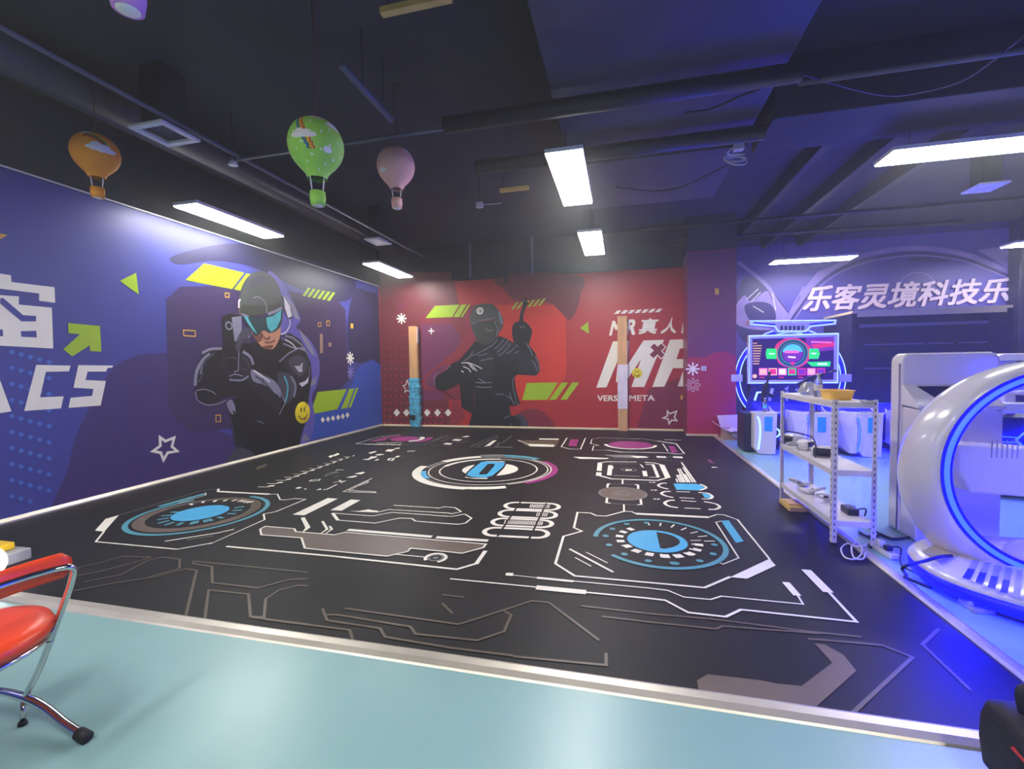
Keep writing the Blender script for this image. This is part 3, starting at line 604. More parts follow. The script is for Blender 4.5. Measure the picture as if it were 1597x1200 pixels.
# the printed figure
lf = Print(0, 0.004, 1)
lf.blob(LB([(790, 155), (850, 180), (895, 250), (930, 320), (962, 395), (940, 440), (1000, 490), (1045, 560), (1062, 640), (1050, 730), (1020, 800), (1035, 900), (1020, 1000), (960, 1040), (900, 800), (850, 400)]), 'ghost_purple', 1, 4)
for pl in ([(880, 260), (930, 320), (958, 395), (935, 390), (905, 330)], [(950, 440), (1000, 500), (1045, 590), (1015, 570), (970, 490)], [(1010, 720), (1045, 690), (1040, 730), (1012, 745)], [(965, 1030), (985, 985), (1010, 1020)]): lf.poly(LB(pl), 'ink_light', 2)
lf.poly(LB([(690, 520), (860, 495), (930, 510), (985, 560), (1015, 620), (1020, 700), (1005, 800), (998, 900), (965, 1005), (958, 1046), (760, 1094), (560, 1158), (600, 1108), (640, 1075), (618, 1040), (612, 990), (598, 940), (588, 870), (575, 838), (640, 790), (560, 800), (520, 832), (480, 842), (432, 822), (415, 765), (406, 690), (425, 625), (455, 572), (500, 545), (600, 520)]), 'ink', 2)
lf.blob(LB([(640, 330), (645, 262), (668, 200), (702, 160), (742, 143), (790, 155), (832, 192), (856, 245), (866, 305), (858, 334), (800, 352), (740, 378), (690, 374), (655, 366)]), 'helmet_grey', 3)
lf.poly(LB([(646, 335), (660, 318), (720, 322), (790, 322), (860, 305), (860, 335), (800, 355), (742, 380), (690, 376), (655, 368)]), 'helmet_dark', 4)
lf.blob(LB([(700, 190), (740, 165), (790, 180), (800, 215), (750, 220), (705, 230)]), 'ink_grey', 4); lf.stroke(LB([(648, 300), (655, 240), (690, 180)]), 0.03, 'ink_grey', 4, False, 3); lf.stroke(LB([(835, 210), (855, 260), (862, 300)]), 0.03, 'ink_grey', 4, False, 3)
lf.stroke(LB([(712, 285), (735, 278), (762, 290), (780, 315), (785, 350), (778, 360)]), 0.018, 'ink_light', 5, False, 4)
lf.stroke(LB([(640, 335), (640, 300), (648, 290)]), 0.03, 'ink_white', 5); lf.stroke(LB([(640, 335), (645, 365), (660, 375)]), 0.02, 'skin_shade', 5)
lf.poly(LB([(862, 268), (885, 285), (915, 345), (920, 388), (895, 392), (872, 345)]), 'ink', 4); lf.poly(LB([(872, 270), (905, 325), (917, 378), (896, 388), (880, 340)]), 'ink_white', 5); lf.poly(LB([(862, 290), (872, 300), (880, 340), (868, 350)]), 'ink_grey', 5)
lf.blob(LB([(690, 440), (740, 450), (800, 440), (855, 430), (852, 490), (828, 538), (802, 552), (765, 540), (738, 512), (712, 480)]), 'skin_print', 3)
lf.blob(LB([(690, 440), (720, 445), (765, 470), (760, 500), (740, 512), (712, 480)]), 'skin_shade', 4); lf.stroke(LB([(775, 514), (800, 516), (828, 504)]), 0.03, 'skin_shade', 5); lf.blob(LB([(770, 480), (800, 480), (800, 500), (775, 498)]), 'skin_shade', 4)
lf.blob(LB([(770, 468), (788, 466), (796, 484), (778, 492)]), 'skin_print', 6); lf.blob(LB([(760, 540), (790, 530), (820, 530), (800, 552)]), 'skin_shade', 4)
lf.blob(LB([(650, 372), (700, 378), (760, 388), (862, 332), (866, 390), (850, 440), (805, 466), (768, 452), (730, 480), (700, 450), (668, 400)]), 'lens_dark', 6, 4)
lf.poly(LB([(782, 386), (815, 378), (860, 345), (856, 395), (835, 440), (808, 460), (790, 440), (785, 420)]), 'lens_teal', 7); lf.poly(LB([(664, 376), (682, 380), (705, 420), (735, 470), (712, 452), (685, 412)]), 'lens_teal', 7)
lf.stroke(LB([(790, 368), (830, 352), (862, 335)]), 0.05, 'ink_light', 7); lf.stroke(LB([(655, 368), (690, 380)]), 0.03, 'ink_light', 7)
lf.stroke(LB([(905, 395), (905, 425), (885, 460), (858, 472)]), 0.022, 'ink_white', 5, False, 4)
# shoulders, sleeves, arm, gloves
lf.poly(LB([(855, 480), (905, 465), (960, 500), (1005, 570), (985, 560), (930, 520)]), 'ink_soft', 3); lf.stroke(LB([(880, 480), (920, 490), (965, 525), (1000, 575)]), 0.03, 'ink_light', 4); lf.stroke(LB([(862, 500), (920, 515)]), 0.03, 'ink_grey', 4); lf.stroke(LB([(870, 520), (930, 545), (985, 545)]), 0.03, 'ink_light', 4)
lf.blob(LB([(858, 610), (900, 570), (950, 548), (990, 570), (1010, 640), (1000, 700), (965, 735), (920, 700), (880, 650)]), 'ink_soft', 5); lf.blob(LB([(900, 610), (940, 580), (985, 600), (995, 650), (960, 690), (920, 660)]), 'ink_grey', 6)
lf.stroke(LB([(850, 615), (900, 570), (950, 545), (990, 560)]), 0.025, 'ink_light', 6)
for k in range(4): lf.stroke(LB([(930+k*6, 640+k*8), (955+k*4, 640+k*8), (972-k*2, 622+k*12)]), 0.02, 'ink_white', 7, False, 3)
lf.poly(LB([(952, 728), (985, 715), (1004, 690), (998, 725), (968, 746)]), 'ink_white', 7)
lf.blob(LB([(842, 680), (880, 672), (930, 700), (935, 760), (915, 810), (880, 830), (850, 760)]), 'ink_grey', 4); lf.stroke(LB([(875, 690), (893, 735), (890, 790), (878, 830)]), 0.035, 'lens_teal', 6, False, 4); lf.stroke(LB([(910, 690), (935, 740), (925, 800)]), 0.05, 'ink_light', 5, False, 4)
lf.blob(LB([(700, 650), (745, 672), (800, 690), (845, 735), (865, 790), (860, 850), (835, 900), (790, 850), (740, 790), (690, 730)]), 'ink_soft', 5); lf.blob(LB([(705, 655), (770, 685), (830, 720), (860, 770), (845, 790), (780, 740), (715, 715)]), 'ink_light', 6); lf.stroke(LB([(770, 680), (760, 735)]), 0.02, 'ink_soft', 7)
lf.stroke(LB([(860, 780), (880, 830), (850, 890)]), 0.02, 'ink_light', 6); lf.stroke(LB([(735, 922), (770, 936)]), 0.016, 'ink_light', 6)
for pl, w_ in (([(412, 740), (420, 670), (450, 610), (490, 575)], 0.05), ([(450, 570), (490, 550), (552, 546)], 0.04), ([(415, 770), (425, 815), (478, 840), (535, 832), (575, 815)], 0.016), ([(418, 765), (460, 758), (500, 770), (520, 785)], 0.014), ([(440, 680), (455, 620), (480, 590)], 0.02)): lf.stroke(LB(pl), w_, 'ink_light', 4, False, 4)
lf.blob(LB([(560, 560), (600, 540), (660, 560), (700, 590), (716, 650), (700, 700), (645, 722), (585, 705), (545, 640)]), 'ink_soft', 5); lf.stroke(LB([(660, 562), (700, 590), (714, 630)]), 0.05, 'ink_light', 6, False, 3); lf.stroke(LB([(590, 708), (650, 712), (690, 690)]), 0.03, 'ink_light', 6, False, 3)
lf.poly(LB([(552, 385), (585, 362), (650, 376), (656, 490), (645, 560), (640, 660), (580, 660), (562, 560)]), 'ink', 7)
lf.poly(LB([(602, 384), (652, 378), (655, 480), (640, 500), (616, 510)]), 'ink_light', 8); lf.arc(lf.to2(LB([(587, 428)])[0]), 0.055, 0.02, 'ink_light', 8); lf.stroke(LB([(640, 520), (636, 660), (615, 668)]), 0.016, 'ink_light', 8); lf.blob(LB([(655, 450), (700, 445), (705, 470), (665, 500), (640, 560), (620, 530)]), 'ink_grey', 8)
lf.blob(LB([(576, 835), (600, 812), (618, 840), (622, 880), (600, 885)]), 'ink_light', 4); lf.blob(LB([(598, 1100), (640, 1060), (690, 1075), (720, 1100), (620, 1135), (570, 1150)]), 'ink_grey', 4); lf.blob(LB([(618, 1000), (660, 1000), (690, 1030), (640, 1060)]), 'ink_soft', 4)
lf.stroke(LB([(594, 900), (612, 980), (622, 1040)]), 0.02, 'ink_grey', 4)
for pl, w_, m_ in (([(715, 660), (760, 690), (800, 720)], 0.03, 'ink_white'), ([(725, 690), (770, 720), (815, 770)], 0.03, 'ink_grey'), ([(820, 715), (850, 760), (852, 800)], 0.04, 'ink_light'), ([(770, 760), (810, 800), (835, 850)], 0.03, 'ink_soft'),
                   ([(450, 640), (470, 600), (510, 575)], 0.03, 'ink_grey'), ([(430, 720), (445, 690), (450, 660)], 0.03, 'ink_grey'), ([(470, 700), (490, 660), (520, 630)], 0.02, 'ink_soft'), ([(520, 700), (545, 730), (560, 770)], 0.02, 'ink_soft'),
                   ([(575, 600), (600, 592), (630, 600)], 0.02, 'ink_grey'), ([(655, 590), (680, 610), (695, 650)], 0.03, 'ink_grey'), ([(590, 690), (620, 680), (660, 690)], 0.016, 'ink_light'), ([(640, 640), (660, 655), (690, 655)], 0.016, 'ink_grey'),
                   ([(700, 520), (720, 560), (725, 600)], 0.03, 'ink_soft'), ([(760, 570), (790, 600), (830, 610)], 0.03, 'ink_soft'), ([(610, 870), (640, 940), (650, 1000)], 0.03, 'ink_soft'), ([(700, 960), (780, 980), (860, 970)], 0.03, 'ink_soft'), ([(900, 850), (930, 900), (925, 960)], 0.04, 'ink_soft'), ([(690, 1020), (780, 1040), (900, 1010)], 0.03, 'ink_soft'),
                   ([(930, 800), (960, 760), (990, 750)], 0.03, 'ink_soft'), ([(880, 500), (915, 520), (940, 548)], 0.02, 'ink_white'), ([(690, 490), (700, 470), (712, 462)], 0.02, 'ink_light'), ([(668, 480), (690, 500), (686, 520)], 0.03, 'ink_grey'), ([(1005, 640), (1008, 690)], 0.016, 'ink_light'), ([(985, 790), (990, 850)], 0.016, 'ink_grey')):
    lf.stroke(LB(pl), w_, m_, 7, False, 3)
tag(lf.mb.build('printed_figure', bm), 'printed figure in helmet and teal goggles aiming a pistol')

# ---- red mural on the back wall
rm = thing('wall_mural', 'red wall mural of a figure holding a pistol up, on the back wall', 'mural', (3.5, 0, 0))
BB = W(590, 390, 2.852); BC = W(650, 460, 5.452); BD = W(590, 460, 5.453); BE = W(900, 460, 5.455)
rp = Print(1, 0.0, -1)
rp.mb.box((0.0, -0.001, 0.03), (PX0, 0.0, WH), 'red_print')
rp.poly(BB([(4, 100), (330, 100), (360, 245), (250, 245), (190, 300), (190, 420), (200, 640), (310, 660), (330, 792), (18, 786)]), 'red_dark', 1)
rp.poly(BB([(480, 245), (780, 245), (835, 300), (836, 560), (770, 670), (480, 670)]), 'red_bright', 2); rp.poly(BB([(190, 300), (250, 245), (480, 245), (480, 670), (300, 670), (195, 600)]), 'red_wine', 2)
rp.poly(BB([(190, 330), (330, 330), (380, 420), (250, 540), (300, 670), (195, 670)]), 'plum', 3)
rp.blob(BB([(520, 128), (560, 180), (610, 225), (700, 225), (770, 240), (810, 275), (850, 312), (885, 260), (898, 200), (905, 120), (700, 100)]), 'red_dark', 3)
rp.blob(BB([(600, 792), (610, 740), (650, 712), (700, 708), (750, 735), (778, 792)]), 'red_wine', 3)
rp.poly(BB([(1200, 620), (1364, 560), (1364, 804), (1150, 800)]), 'red_wine', 2)
for i in range(15):
    for j in range(11):
        x = 600+j*8.9; y = 512+i*10.6+j*0.05
        if x < 700 and (i > 11 or x < 656): rp.disc(rp.to2((x, y)), 0.016+0.0016*i, 'red_dot', 4, 8)
for pl in ([(75, 198), (155, 95), (365, 84), (300, 190)], [(312, 190), (378, 84), (425, 82), (362, 190)], [(372, 190), (440, 84), (456, 84), (390, 188)]): rp.poly(BC(pl), 'lime', 4)
for pl in ([(760, 667), (815, 590), (845, 590), (790, 667)], [(810, 667), (862, 590), (894, 590), (838, 667)], [(660, 592), (800, 590), (752, 667), (640, 668)]): rp.poly(BB(pl), 'lime', 4)
for i in range(6):
    x = 800+i*46; y = 126-i*6.5; rp.poly(BC([(x, y), (x+48, y-62), (x+70, y-64), (x+22, y-2)]), 'lime', 4)
rp.poly(BB([(897, 348), (933, 320), (937, 373)]), 'lime', 4)
aster(rp, BD([(198, 203)])[0], 0.13, 0.035, 'print_white', 4); aster(rp, BD([(190, 95)])[0], 0.12, 0.02, 'plum', 4)
rp.stroke(BC([(124, 282), (124, 334)]), 0.03, 'print_white', 4); rp.stroke(BC([(98, 308), (150, 308)]), 0.03, 'print_white', 4)
for q in ((158, 1003), (240, 1003), (328, 1003), (416, 1003), (504, 1003), (594, 1003)): diamond(rp, BD([q])[0], 5.3, 6.0, 'print_white', 4)
star(rp, BD([(245, 725), (262, 765), (310, 772), (275, 795), (280, 830), (245, 815), (225, 830), (232, 795), (210, 775), (235, 765)]), 0.02, 'print_white', 4)
star(rp, BE([(768, 990), (790, 1012), (845, 992), (828, 1042), (848, 1072), (805, 1066), (782, 1098), (775, 1058), (732, 1048), (768, 1032)]), 0.03, 'print_white', 4)
rp.poly(BE([(880, 855), (898, 855), (898, 892), (880, 892)]), 'orange_print', 4)
rp.mb.build('printed_sheet', rm)
rt = Print(1, -0.002, -1)
for i in range(7):
    x = 313+i*58; y = 164-i*2.4; rt.poly(BE([(x, y), (x+28, y-30), (x+66, y-32), (x+38, y-2)]), 'print_white', 1)
rt.text('M', BE([(272, 348), (372, 345), (400, 218), (300, 222)]), 'print_white', 1, 0.03); rt.text('R', BE([(410, 342), (492, 340), (522, 206), (436, 210)]), 'print_white', 1, 0.03)
rt.text('真', BE([(520, 336), (672, 332), (700, 198), (548, 203)]), 'print_white', 1, 0.03); rt.text('人', BE([(704, 332), (842, 328), (838, 192), (780, 195)]), 'print_white', 1, 0.03)
rt.poly(BE([(885, 328), (905, 205), (950, 200), (950, 222), (925, 225), (912, 305), (950, 303), (950, 327)]), 'print_white', 1)
rt.poly(BE([(163, 790), (305, 397), (443, 392), (428, 600), (565, 388), (740, 384), (572, 785), (462, 785), (545, 545), (432, 715), (330, 745), (347, 560), (250, 788)]), 'print_white', 1)
rt.poly(BE([(640, 785), (790, 383), (950, 377), (950, 450), (875, 458), (845, 548), (950, 545), (950, 625), (815, 625), (742, 782)]), 'print_white', 1); rt.poly(BE([(855, 780), (905, 636), (950, 636), (950, 780)]), 'print_white', 1)
rt.stroke(BE([(640, 430), (732, 520)]), 0.11, 'red_wine', 2); rt.stroke(BE([(736, 425), (634, 525)]), 0.11, 'red_wine', 2)
rt.stroke(BE([(670, 430), (712, 408), (755, 445), (720, 480), (752, 515), (712, 545), (685, 515), (640, 550)]), 0.02, 'print_white', 3)
rt.text('VERS', BE([(172, 905), (345, 905), (345, 855), (172, 855)]), 'print_white', 1, 0.02); rt.text('META', BE([(443, 905), (660, 902), (660, 853), (443, 855)]), 'print_white', 1, 0.02)
tag(rt.mb.build('lettering', rm), 'white slanted lettering')
rf = Print(1, -0.0035, -1)
rf.blob(BC([(45, 740), (90, 670), (180, 600), (300, 500), (380, 400), (440, 300), (400, 180), (440, 130), (500, 300), (480, 420), (330, 560), (200, 700), (160, 800), (280, 850), (380, 960), (400, 1060), (300, 1128), (270, 1125), (300, 950), (260, 830), (80, 810)]), 'red_ghost', 1, 4)
rf.blob(BC([(70, 740), (110, 680), (200, 610), (260, 600), (170, 720), (160, 790), (110, 800)]), 'plum', 2, 4)
rf.poly(BC([(500, 390), (540, 410), (620, 400), (700, 350), (760, 370), (840, 420), (880, 470), (1000, 490), (1040, 570), (1050, 650), (1012, 688), (900, 680), (850, 680), (832, 710), (842, 800), (880, 930), (830, 945), (785, 950), (805, 1030), (880, 1022), (930, 1060), (952, 1133), (440, 1124), (470, 1010), (380, 960), (366, 755), (300, 790), (230, 820), (172, 802), (148, 745), (170, 690), (250, 640), (290, 590), (360, 560), (420, 490)]), 'ink', 3)
rf.blob(BC([(455, 245), (455, 185), (480, 115), (525, 83), (600, 74), (660, 90), (705, 145), (732, 200), (735, 265), (708, 310), (690, 285), (672, 222), (560, 216), (470, 245)]), 'helmet_grey', 4, 4)
rf.blob(BC([(470, 245), (560, 225), (672, 222), (700, 290), (690, 345), (650, 392), (600, 424), (540, 412), (500, 360), (480, 310)]), 'helmet_dark', 5, 4)
rf.stroke(BC([(462, 250), (540, 222), (665, 195)]), 0.014, 'ink_light', 6); rf.stroke(BC([(660, 222), (690, 290), (680, 350)]), 0.016, 'ink_light', 6); rf.stroke(BC([(580, 285), (605, 305), (650, 305)]), 0.016, 'ink_light', 6); rf.stroke(BC([(690, 345), (640, 392), (600, 420)]), 0.014, 'ink_grey', 6)
rf.arc(rf.to2(BC([(538, 137)])[0]), 0.065, 0.032, 'print_white', 6, 0, 2*PI, 28); rf.arc(rf.to2(BC([(538, 137)])[0]), 0.022, 0.016, 'print_white', 6, 0, 5, 20); rf.poly(BC([(690, 140), (710, 150), (735, 250), (715, 250)]), 'ink_light', 6); rf.stroke(BC([(470, 270), (490, 330), (505, 355)]), 0.03, 'ink_grey', 6)
rf.blob(BC([(815, 265), (860, 228), (930, 236), (978, 300), (975, 350), (940, 440), (850, 440), (815, 360)]), 'ink', 5, 4); rf.poly(BC([(850, 430), (930, 400), (1005, 490), (1045, 600), (1000, 660), (880, 560)]), 'ink', 4)
rf.poly(BC([(868, 235), (880, 160), (905, 80), (898, 40), (928, 28), (948, 70), (922, 120), (905, 185), (910, 240)]), 'ink', 6); rf.stroke(BC([(905, 40), (935, 65)]), 0.012, 'ink_light', 7); rf.stroke(BC([(895, 190), (905, 100)]), 0.01, 'ink_grey', 7)
for pl in ([(880, 265), (895, 285)], [(905, 265), (918, 285)], [(930, 410), (965, 470), (985, 520)], [(1005, 520), (1035, 590), (1040, 650)], [(980, 560), (1010, 600), (1020, 650)], [(840, 420), (860, 440)],
           [(745, 375), (700, 430), (660, 460)], [(780, 385), (730, 450), (680, 490)], [(800, 410), (750, 480), (690, 520)], [(840, 440), (800, 480), (760, 500)], [(870, 480), (830, 500)], [(690, 380), (640, 430), (570, 470)], [(640, 430), (520, 500), (460, 520)], [(600, 500), (520, 520)], [(650, 540), (540, 560)],
           [(500, 745), (570, 750), (640, 745)], [(500, 780), (570, 788), (640, 785)], [(530, 715), (580, 745)], [(670, 848), (740, 845)], [(825, 700), (815, 760), (830, 830), (845, 900)], [(760, 860), (800, 880), (830, 930)], [(840, 905), (870, 940)], [(790, 830), (810, 900)],
           [(480, 480), (440, 540), (400, 560)], [(290, 600), (250, 640)], [(155, 760), (150, 700), (180, 660)], [(740, 1050), (790, 1030)], [(800, 1090), (800, 1120)]):
    rf.stroke(BC(pl), 0.017, 'ink_light', 6, False, 3)
for pl in ([(380, 580), (430, 580), (480, 610), (510, 650)], [(430, 575), (500, 600), (555, 630)], [(395, 610), (440, 630), (460, 660)], [(380, 645), (400, 660)], [(450, 600), (490, 640)]): rf.stroke(BC(pl), 0.022, 'ink_white', 6, False, 3)
rf.blob(BC([(830, 1030), (885, 1020), (930, 1060), (950, 1128), (900, 1125), (880, 1070)]), 'ink_grey', 5, 4); rf.stroke(BC([(492, 810), (490, 980)]), 0.012, 'red_ghost', 6)
rf.blob(BC([(545, 520), (640, 500), (660, 700), (560, 720), (500, 690)]), 'ink_soft', 4); rf.blob(BC([(850, 520), (920, 500), (1000, 560), (1010, 640), (900, 660), (850, 620)]), 'ink_soft', 4); rf.blob(BC([(700, 400), (800, 430), (840, 520), (760, 580), (680, 520)]), 'ink_soft', 4)
tag(rf.mb.build('printed_figure', rm), 'printed figure in black tactical gear holding a pistol up')

# ---- print on the red pillar
pm = thing('pillar_print', 'magenta and plum vinyl print wrapped on the square pillar', 'mural', (7.5, PY, 0))
pp = Print(1, PY, -1)
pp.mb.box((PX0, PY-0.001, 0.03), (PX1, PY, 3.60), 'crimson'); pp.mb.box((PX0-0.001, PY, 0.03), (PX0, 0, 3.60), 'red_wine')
PW = W(1060, 370, 2.974)
pp.poly2([(PX0, 3.60), (PX1, 3.60)] + [tuple(v) for v in smooth_path([pp.to2(q) for q in PW([(259, 555), (225, 535), (190, 530), (150, 540), (110, 560), (70, 555), (36, 560)])], 5)], 'plum', 1)
aster(pp, PW([(61, 612)])[0], 0.13, 0.032, 'print_white', 2); c0 = pp.to2(PW([(62, 686)])[0])
for i in range(8):
    a = i*PI/4; d = Vector((math.cos(a), math.sin(a))); n_ = Vector((-d.y, d.x)); pp.stroke2([c0+d*0.03+n_*0.02, c0+d*0.13+n_*0.02, c0+d*0.13-n_*0.02, c0+d*0.03-n_*0.02], 0.007, 'print_white', 2)
pp.poly(PW([(163, 238), (182, 238), (182, 267), (163, 267)]), 'orange_print', 2)
pp.mb.build('printed_sheet', pm)
sw = thing('switch_plate', 'small white square plate beside the white asterisk on the pillar', 'switch', tuple(P(1097.5, 575, 1, PY)))
q = P(1097.5, 575, 1, PY-0.003); m = MB(); m.box((q.x-0.045, PY-0.012, q.z-0.045), (q.x+0.045, PY-0.0015, q.z+0.045), 'white_plastic'); m.build('plate', sw, 0.003)
m = MB(); m.box((q.x-0.02, PY-0.016, q.z-0.02), (q.x+0.022, PY-0.012, q.z+0.022), 'grey_plastic'); m.build('rocker', sw)

# ---- violet mural on the wall behind the machines
vm = thing('wall_mural', 'violet mural with pale arcs on the wall above the lit screen', 'mural', (11, BY, 0))
vp = Print(1, BY, -1)
vp.mb.box((PX1, BY-0.001, 0.03), (15.9, BY, 4.15), 'violet_print')
VW = W(1060, 370, 2.974)
vp.blob(VW([(255, 300), (255, 420), (330, 500), (420, 420), (520, 400), (470, 300), (380, 200), (300, 190)]), 'violet_dark', 1)
arcp = [(500, 390), (560, 300), (650, 190), (780, 110), (950, 65), (1120, 52), (1300, 75), (1430, 120), (1597, 190)]
vp.stroke(VW(arcp), 0.10, 'violet_light', 2, False, 5); vp.stroke(VW([(x, y+22) for x, y in arcp]), 0.05, 'violet_dark', 3, False, 5); vp.stroke(VW([(x+6, y+34) for x, y in arcp]), 0.03, 'violet_light', 3, False, 5)
vp.poly(VW([(560, 260), (640, 160), (720, 130), (650, 210), (560, 320)]), 'violet_light', 2); vp.blob(VW([(1060, 100), (1150, 82), (1260, 92), (1240, 112), (1100, 115)]), 'violet_dark', 2)
vp.poly(VW([(1380, 60), (1597, 30), (1597, 190), (1500, 130)]), 'violet_light', 1)
vp.stroke(VW([(270, 115), (400, 220), (450, 300), (520, 390)]), 0.08, 'violet_light', 2, False, 4); vp.stroke(VW([(575, 230), (500, 370), (470, 440)]), 0.03, 'violet_light', 2)
vp.blob(VW([(256, 330), (300, 270), (330, 300), (400, 250), (430, 290), (490, 350), (470, 420), (350, 430), (260, 400)]), 'violet_light', 2, 4); vp.blob(VW([(300, 320), (370, 300), (430, 320), (440, 390), (340, 400)]), 'violet_dark', 3, 4)
for pl in ([(310, 290), (365, 240)], [(330, 300), (375, 255)], [(340, 320), (390, 350)], [(430, 260), (445, 340)]): vp.stroke(VW(pl), 0.02, 'ink_white', 4)
vp.arc(vp.to2(VW([(1100, 235)])[0]), 0.33, 0.02, 'violet_light', 2, 0.2, PI)
vp.mb.build('printed_sheet', vm)
sg = thing('wall_sign', 'large pale slanted Chinese characters raised on the violet wall above the alcove', 'sign', (11, BY, 2.6))
sp = Print(1, BY-0.004, -1); sp.text('乐客灵境科技乐', [(1250, 487), (1571, 472.5), (1583, 432), (1262, 446)], 'letter_face', 0, 0.022, 0.03); sp.mb.build('letters', sg)
for i_, (q_, r_, lb) in enumerate((((471.9, 644), 0.15, 'yellow smiley sticker on the blue mural beside the figure\'s hip'), ((993.5, 582), 0.0, 'yellow smiley sticker on the big white letters of the red mural'))):
    m = MB()
    if i_ == 0:
        c0 = P(*q_, 0, 0.006); rr = 0.5*abs(P(q_[0], q_[1]-17, 0, 0.006).z-P(q_[0], q_[1]+17, 0, 0.006).z)
        m.lathe([(0, 0), (rr*0.97, 0), (rr, 0.003), (rr*0.96, 0.005), (0, 0.006)], 'smiley_yellow', c0, 32, (1, 0, 0))
        U = Vector((0, 1, 0)); N = Vector((1, 0, 0))
    else:
        c0 = P(*q_, 1, -0.009); rr = 0.5*abs(P(q_[0], q_[1]-7.6, 1, 0).z-P(q_[0], q_[1]+7.6, 1, 0).z)
        m.lathe([(0, 0), (rr*0.97, 0), (rr, 0.003), (rr*0.96, 0.005), (0, 0.006)], 'smiley_yellow', c0, 32, (0, -1, 0))
        U = Vector((1, 0, 0)); N = Vector((0, -1, 0))
    st = m.build('smiley_sticker', None); tag(st, lb, 'sticker', 'smiley stickers on the murals')
    Z = Vector((0, 0, 1)); fc = MB(); c1 = c0+N*0.007
    for s_ in (-1, 1):
        e = c1+U*(s_*rr*0.22)+Z*rr*0.28; fc.poly([e+U*(math.cos(a*PI/6)*rr*0.09)+Z*(math.sin(a*PI/6)*rr*0.24) for a in range(12)], 'ink')
    arc_ = [c1+U*(math.cos(a)*rr*0.6)+Z*(math.sin(a)*rr*0.55-rr*0.02) for a in [PI*1.1+PI*0.8*k/12 for k in range(13)]]
    fc.tube(arc_, 0.004+rr*0.02, 'ink', 6); fc.poly([c1+U*(rr*0.3+math.cos(a*PI/4)*rr*0.14)+Z*(-rr*0.55+math.sin(a*PI/4)*rr*0.14) for a in range(8)], 'stripe_red')
    fc.build('face', st)
# ================================================================== CEILING FITTINGS
def copy_tree(o, d, label=None, parent=None):
    c = o.copy(); COL.objects.link(c)
    if parent is None: c.location = o.location + Vector(d)
    else: mi = o.matrix_parent_inverse.copy(); c.parent = parent; c.matrix_parent_inverse = mi
    if label: c['label'] = label
    for ch in [q for q in bpy.data.objects if q.parent is o]: copy_tree(ch, d, None, c)
    return c
def beam(name, lo, hi, m, label, cat='duct', kind=None, group=None):
    b = MB(); b.box(lo, hi, m); o = b.build(name, None, 0.01); tag(o, label, cat, group); return o
duct = thing('air_duct', 'wide flat dark duct running overhead towards the red wall', 'duct', (6.1, -8, 4.29))
m = MB(); m.box((5.2, -14, 3.83), (7.09, -2.97, 4.299), 'duct_dark'); m.build('body', duct, 0.01)
for y in (-12.4, -10.0, -7.4, -4.6):
    m = MB(); m.box((5.16, y-0.03, 3.80), (7.13, y+0.03, 4.299), 'duct_dark'); m.build('flange', duct)
yb = P(1400, 215, 2, 3.75).y
beam('ceiling_beam', (7.2, yb-0.75, 3.75), (15.9, yb, 4.299), 'dark_ceiling', 'deep dark beam crossing the ceiling above the white kiosk', 'beam')
for k, q in enumerate(((1240, 122), (1172, 215))):
    y = P(q[0], q[1], 2, 3.66).y
    b = MB(); b.tube([(4.2, y, 3.70), (7.16, y, 3.70)], 0.075, 'pipe_dark', 14); o = b.build('pipe', None)
    tag(o, ('fat dark pipe crossing just under the wide duct, nearer one', 'fat dark pipe crossing just under the wide duct, farther one')[k], 'pipe', 'pipes under the duct')
xs = [P(1262, 250, 2, 4.14).x, P(1300, 270, 2, 4.14).x, P(1372, 245, 2, 4.14).x]
for k, x in enumerate((xs[0], xs[0]+0.75, xs[0]+1.5)):
    b = MB(); b.box((x-0.05, yb, 4.08), (x+0.05, BY-0.01, 4.299), 'pipe_dark'); o = b.build('ceiling_batten', None)
    tag(o, ('dark ceiling batten beside the white junction box', 'middle dark ceiling batten on the blue lit ceiling', 'dark ceiling batten nearest the right hand lamps')[k], 'batten', 'dark battens on the ceiling')
def pipe(name, pts, r, m_, label, cat='pipe', group=None):
    b = MB(); b.tube(pts, r, m_, 10); o = b.build(name, None); return tag(o, label, cat, group)
pipe('pipe', [(1.72, -13, 3.8), (1.70, -1.0, 3.8)], 0.022, 'pipe_light', 'thin pipe running overhead along the blue wall side')
pipe('air_duct', [(0.95, -14, 4.05), (0.95, -0.6, 4.05)], 0.17, 'duct_dark', 'round dark duct running above the blue wall', 'duct')
pipe('pipe', [(1.64, -5.86, 3.775), (5.1, -5.86, 3.775)], 0.018, 'pipe_light', 'thin pipe ending at the white sprinkler')
pipe('pipe', [(7.2, -5.86, 3.72), (12.5, -5.86, 3.72)], 0.022, 'pipe_light', 'thin pipe crossing in front of the deep dark beam')
pipe('pipe', [P(1000, 358, 2, 3.85), P(1300, 333, 2, 3.85)+Vector((4, 0, 0))], 0.03, 'pipe_dark', 'dark pipe crossing high in front of the red pillar')
pipe('pipe', [P(1000, 378, 1, -0.3), P(1500, 345, 1, -0.3)], 0.03, 'pipe_dark', 'dark pipe running along the top of the back wall')
for k, px in enumerate((705, 733, 787, 830)):
    q = P(px, 400, 1, -0.12); pipe('pipe', [(q.x, -0.12, 3.3 if px == 787 else 3.47), (q.x, -0.12, CEIL)], 0.03, 'pipe_light' if k % 2 else 'pipe_dark', 'vertical pipe above the red mural, '+('first', 'second', 'third', 'fourth')[k]+' from the left', 'pipe', 'vertical pipes above the red mural')
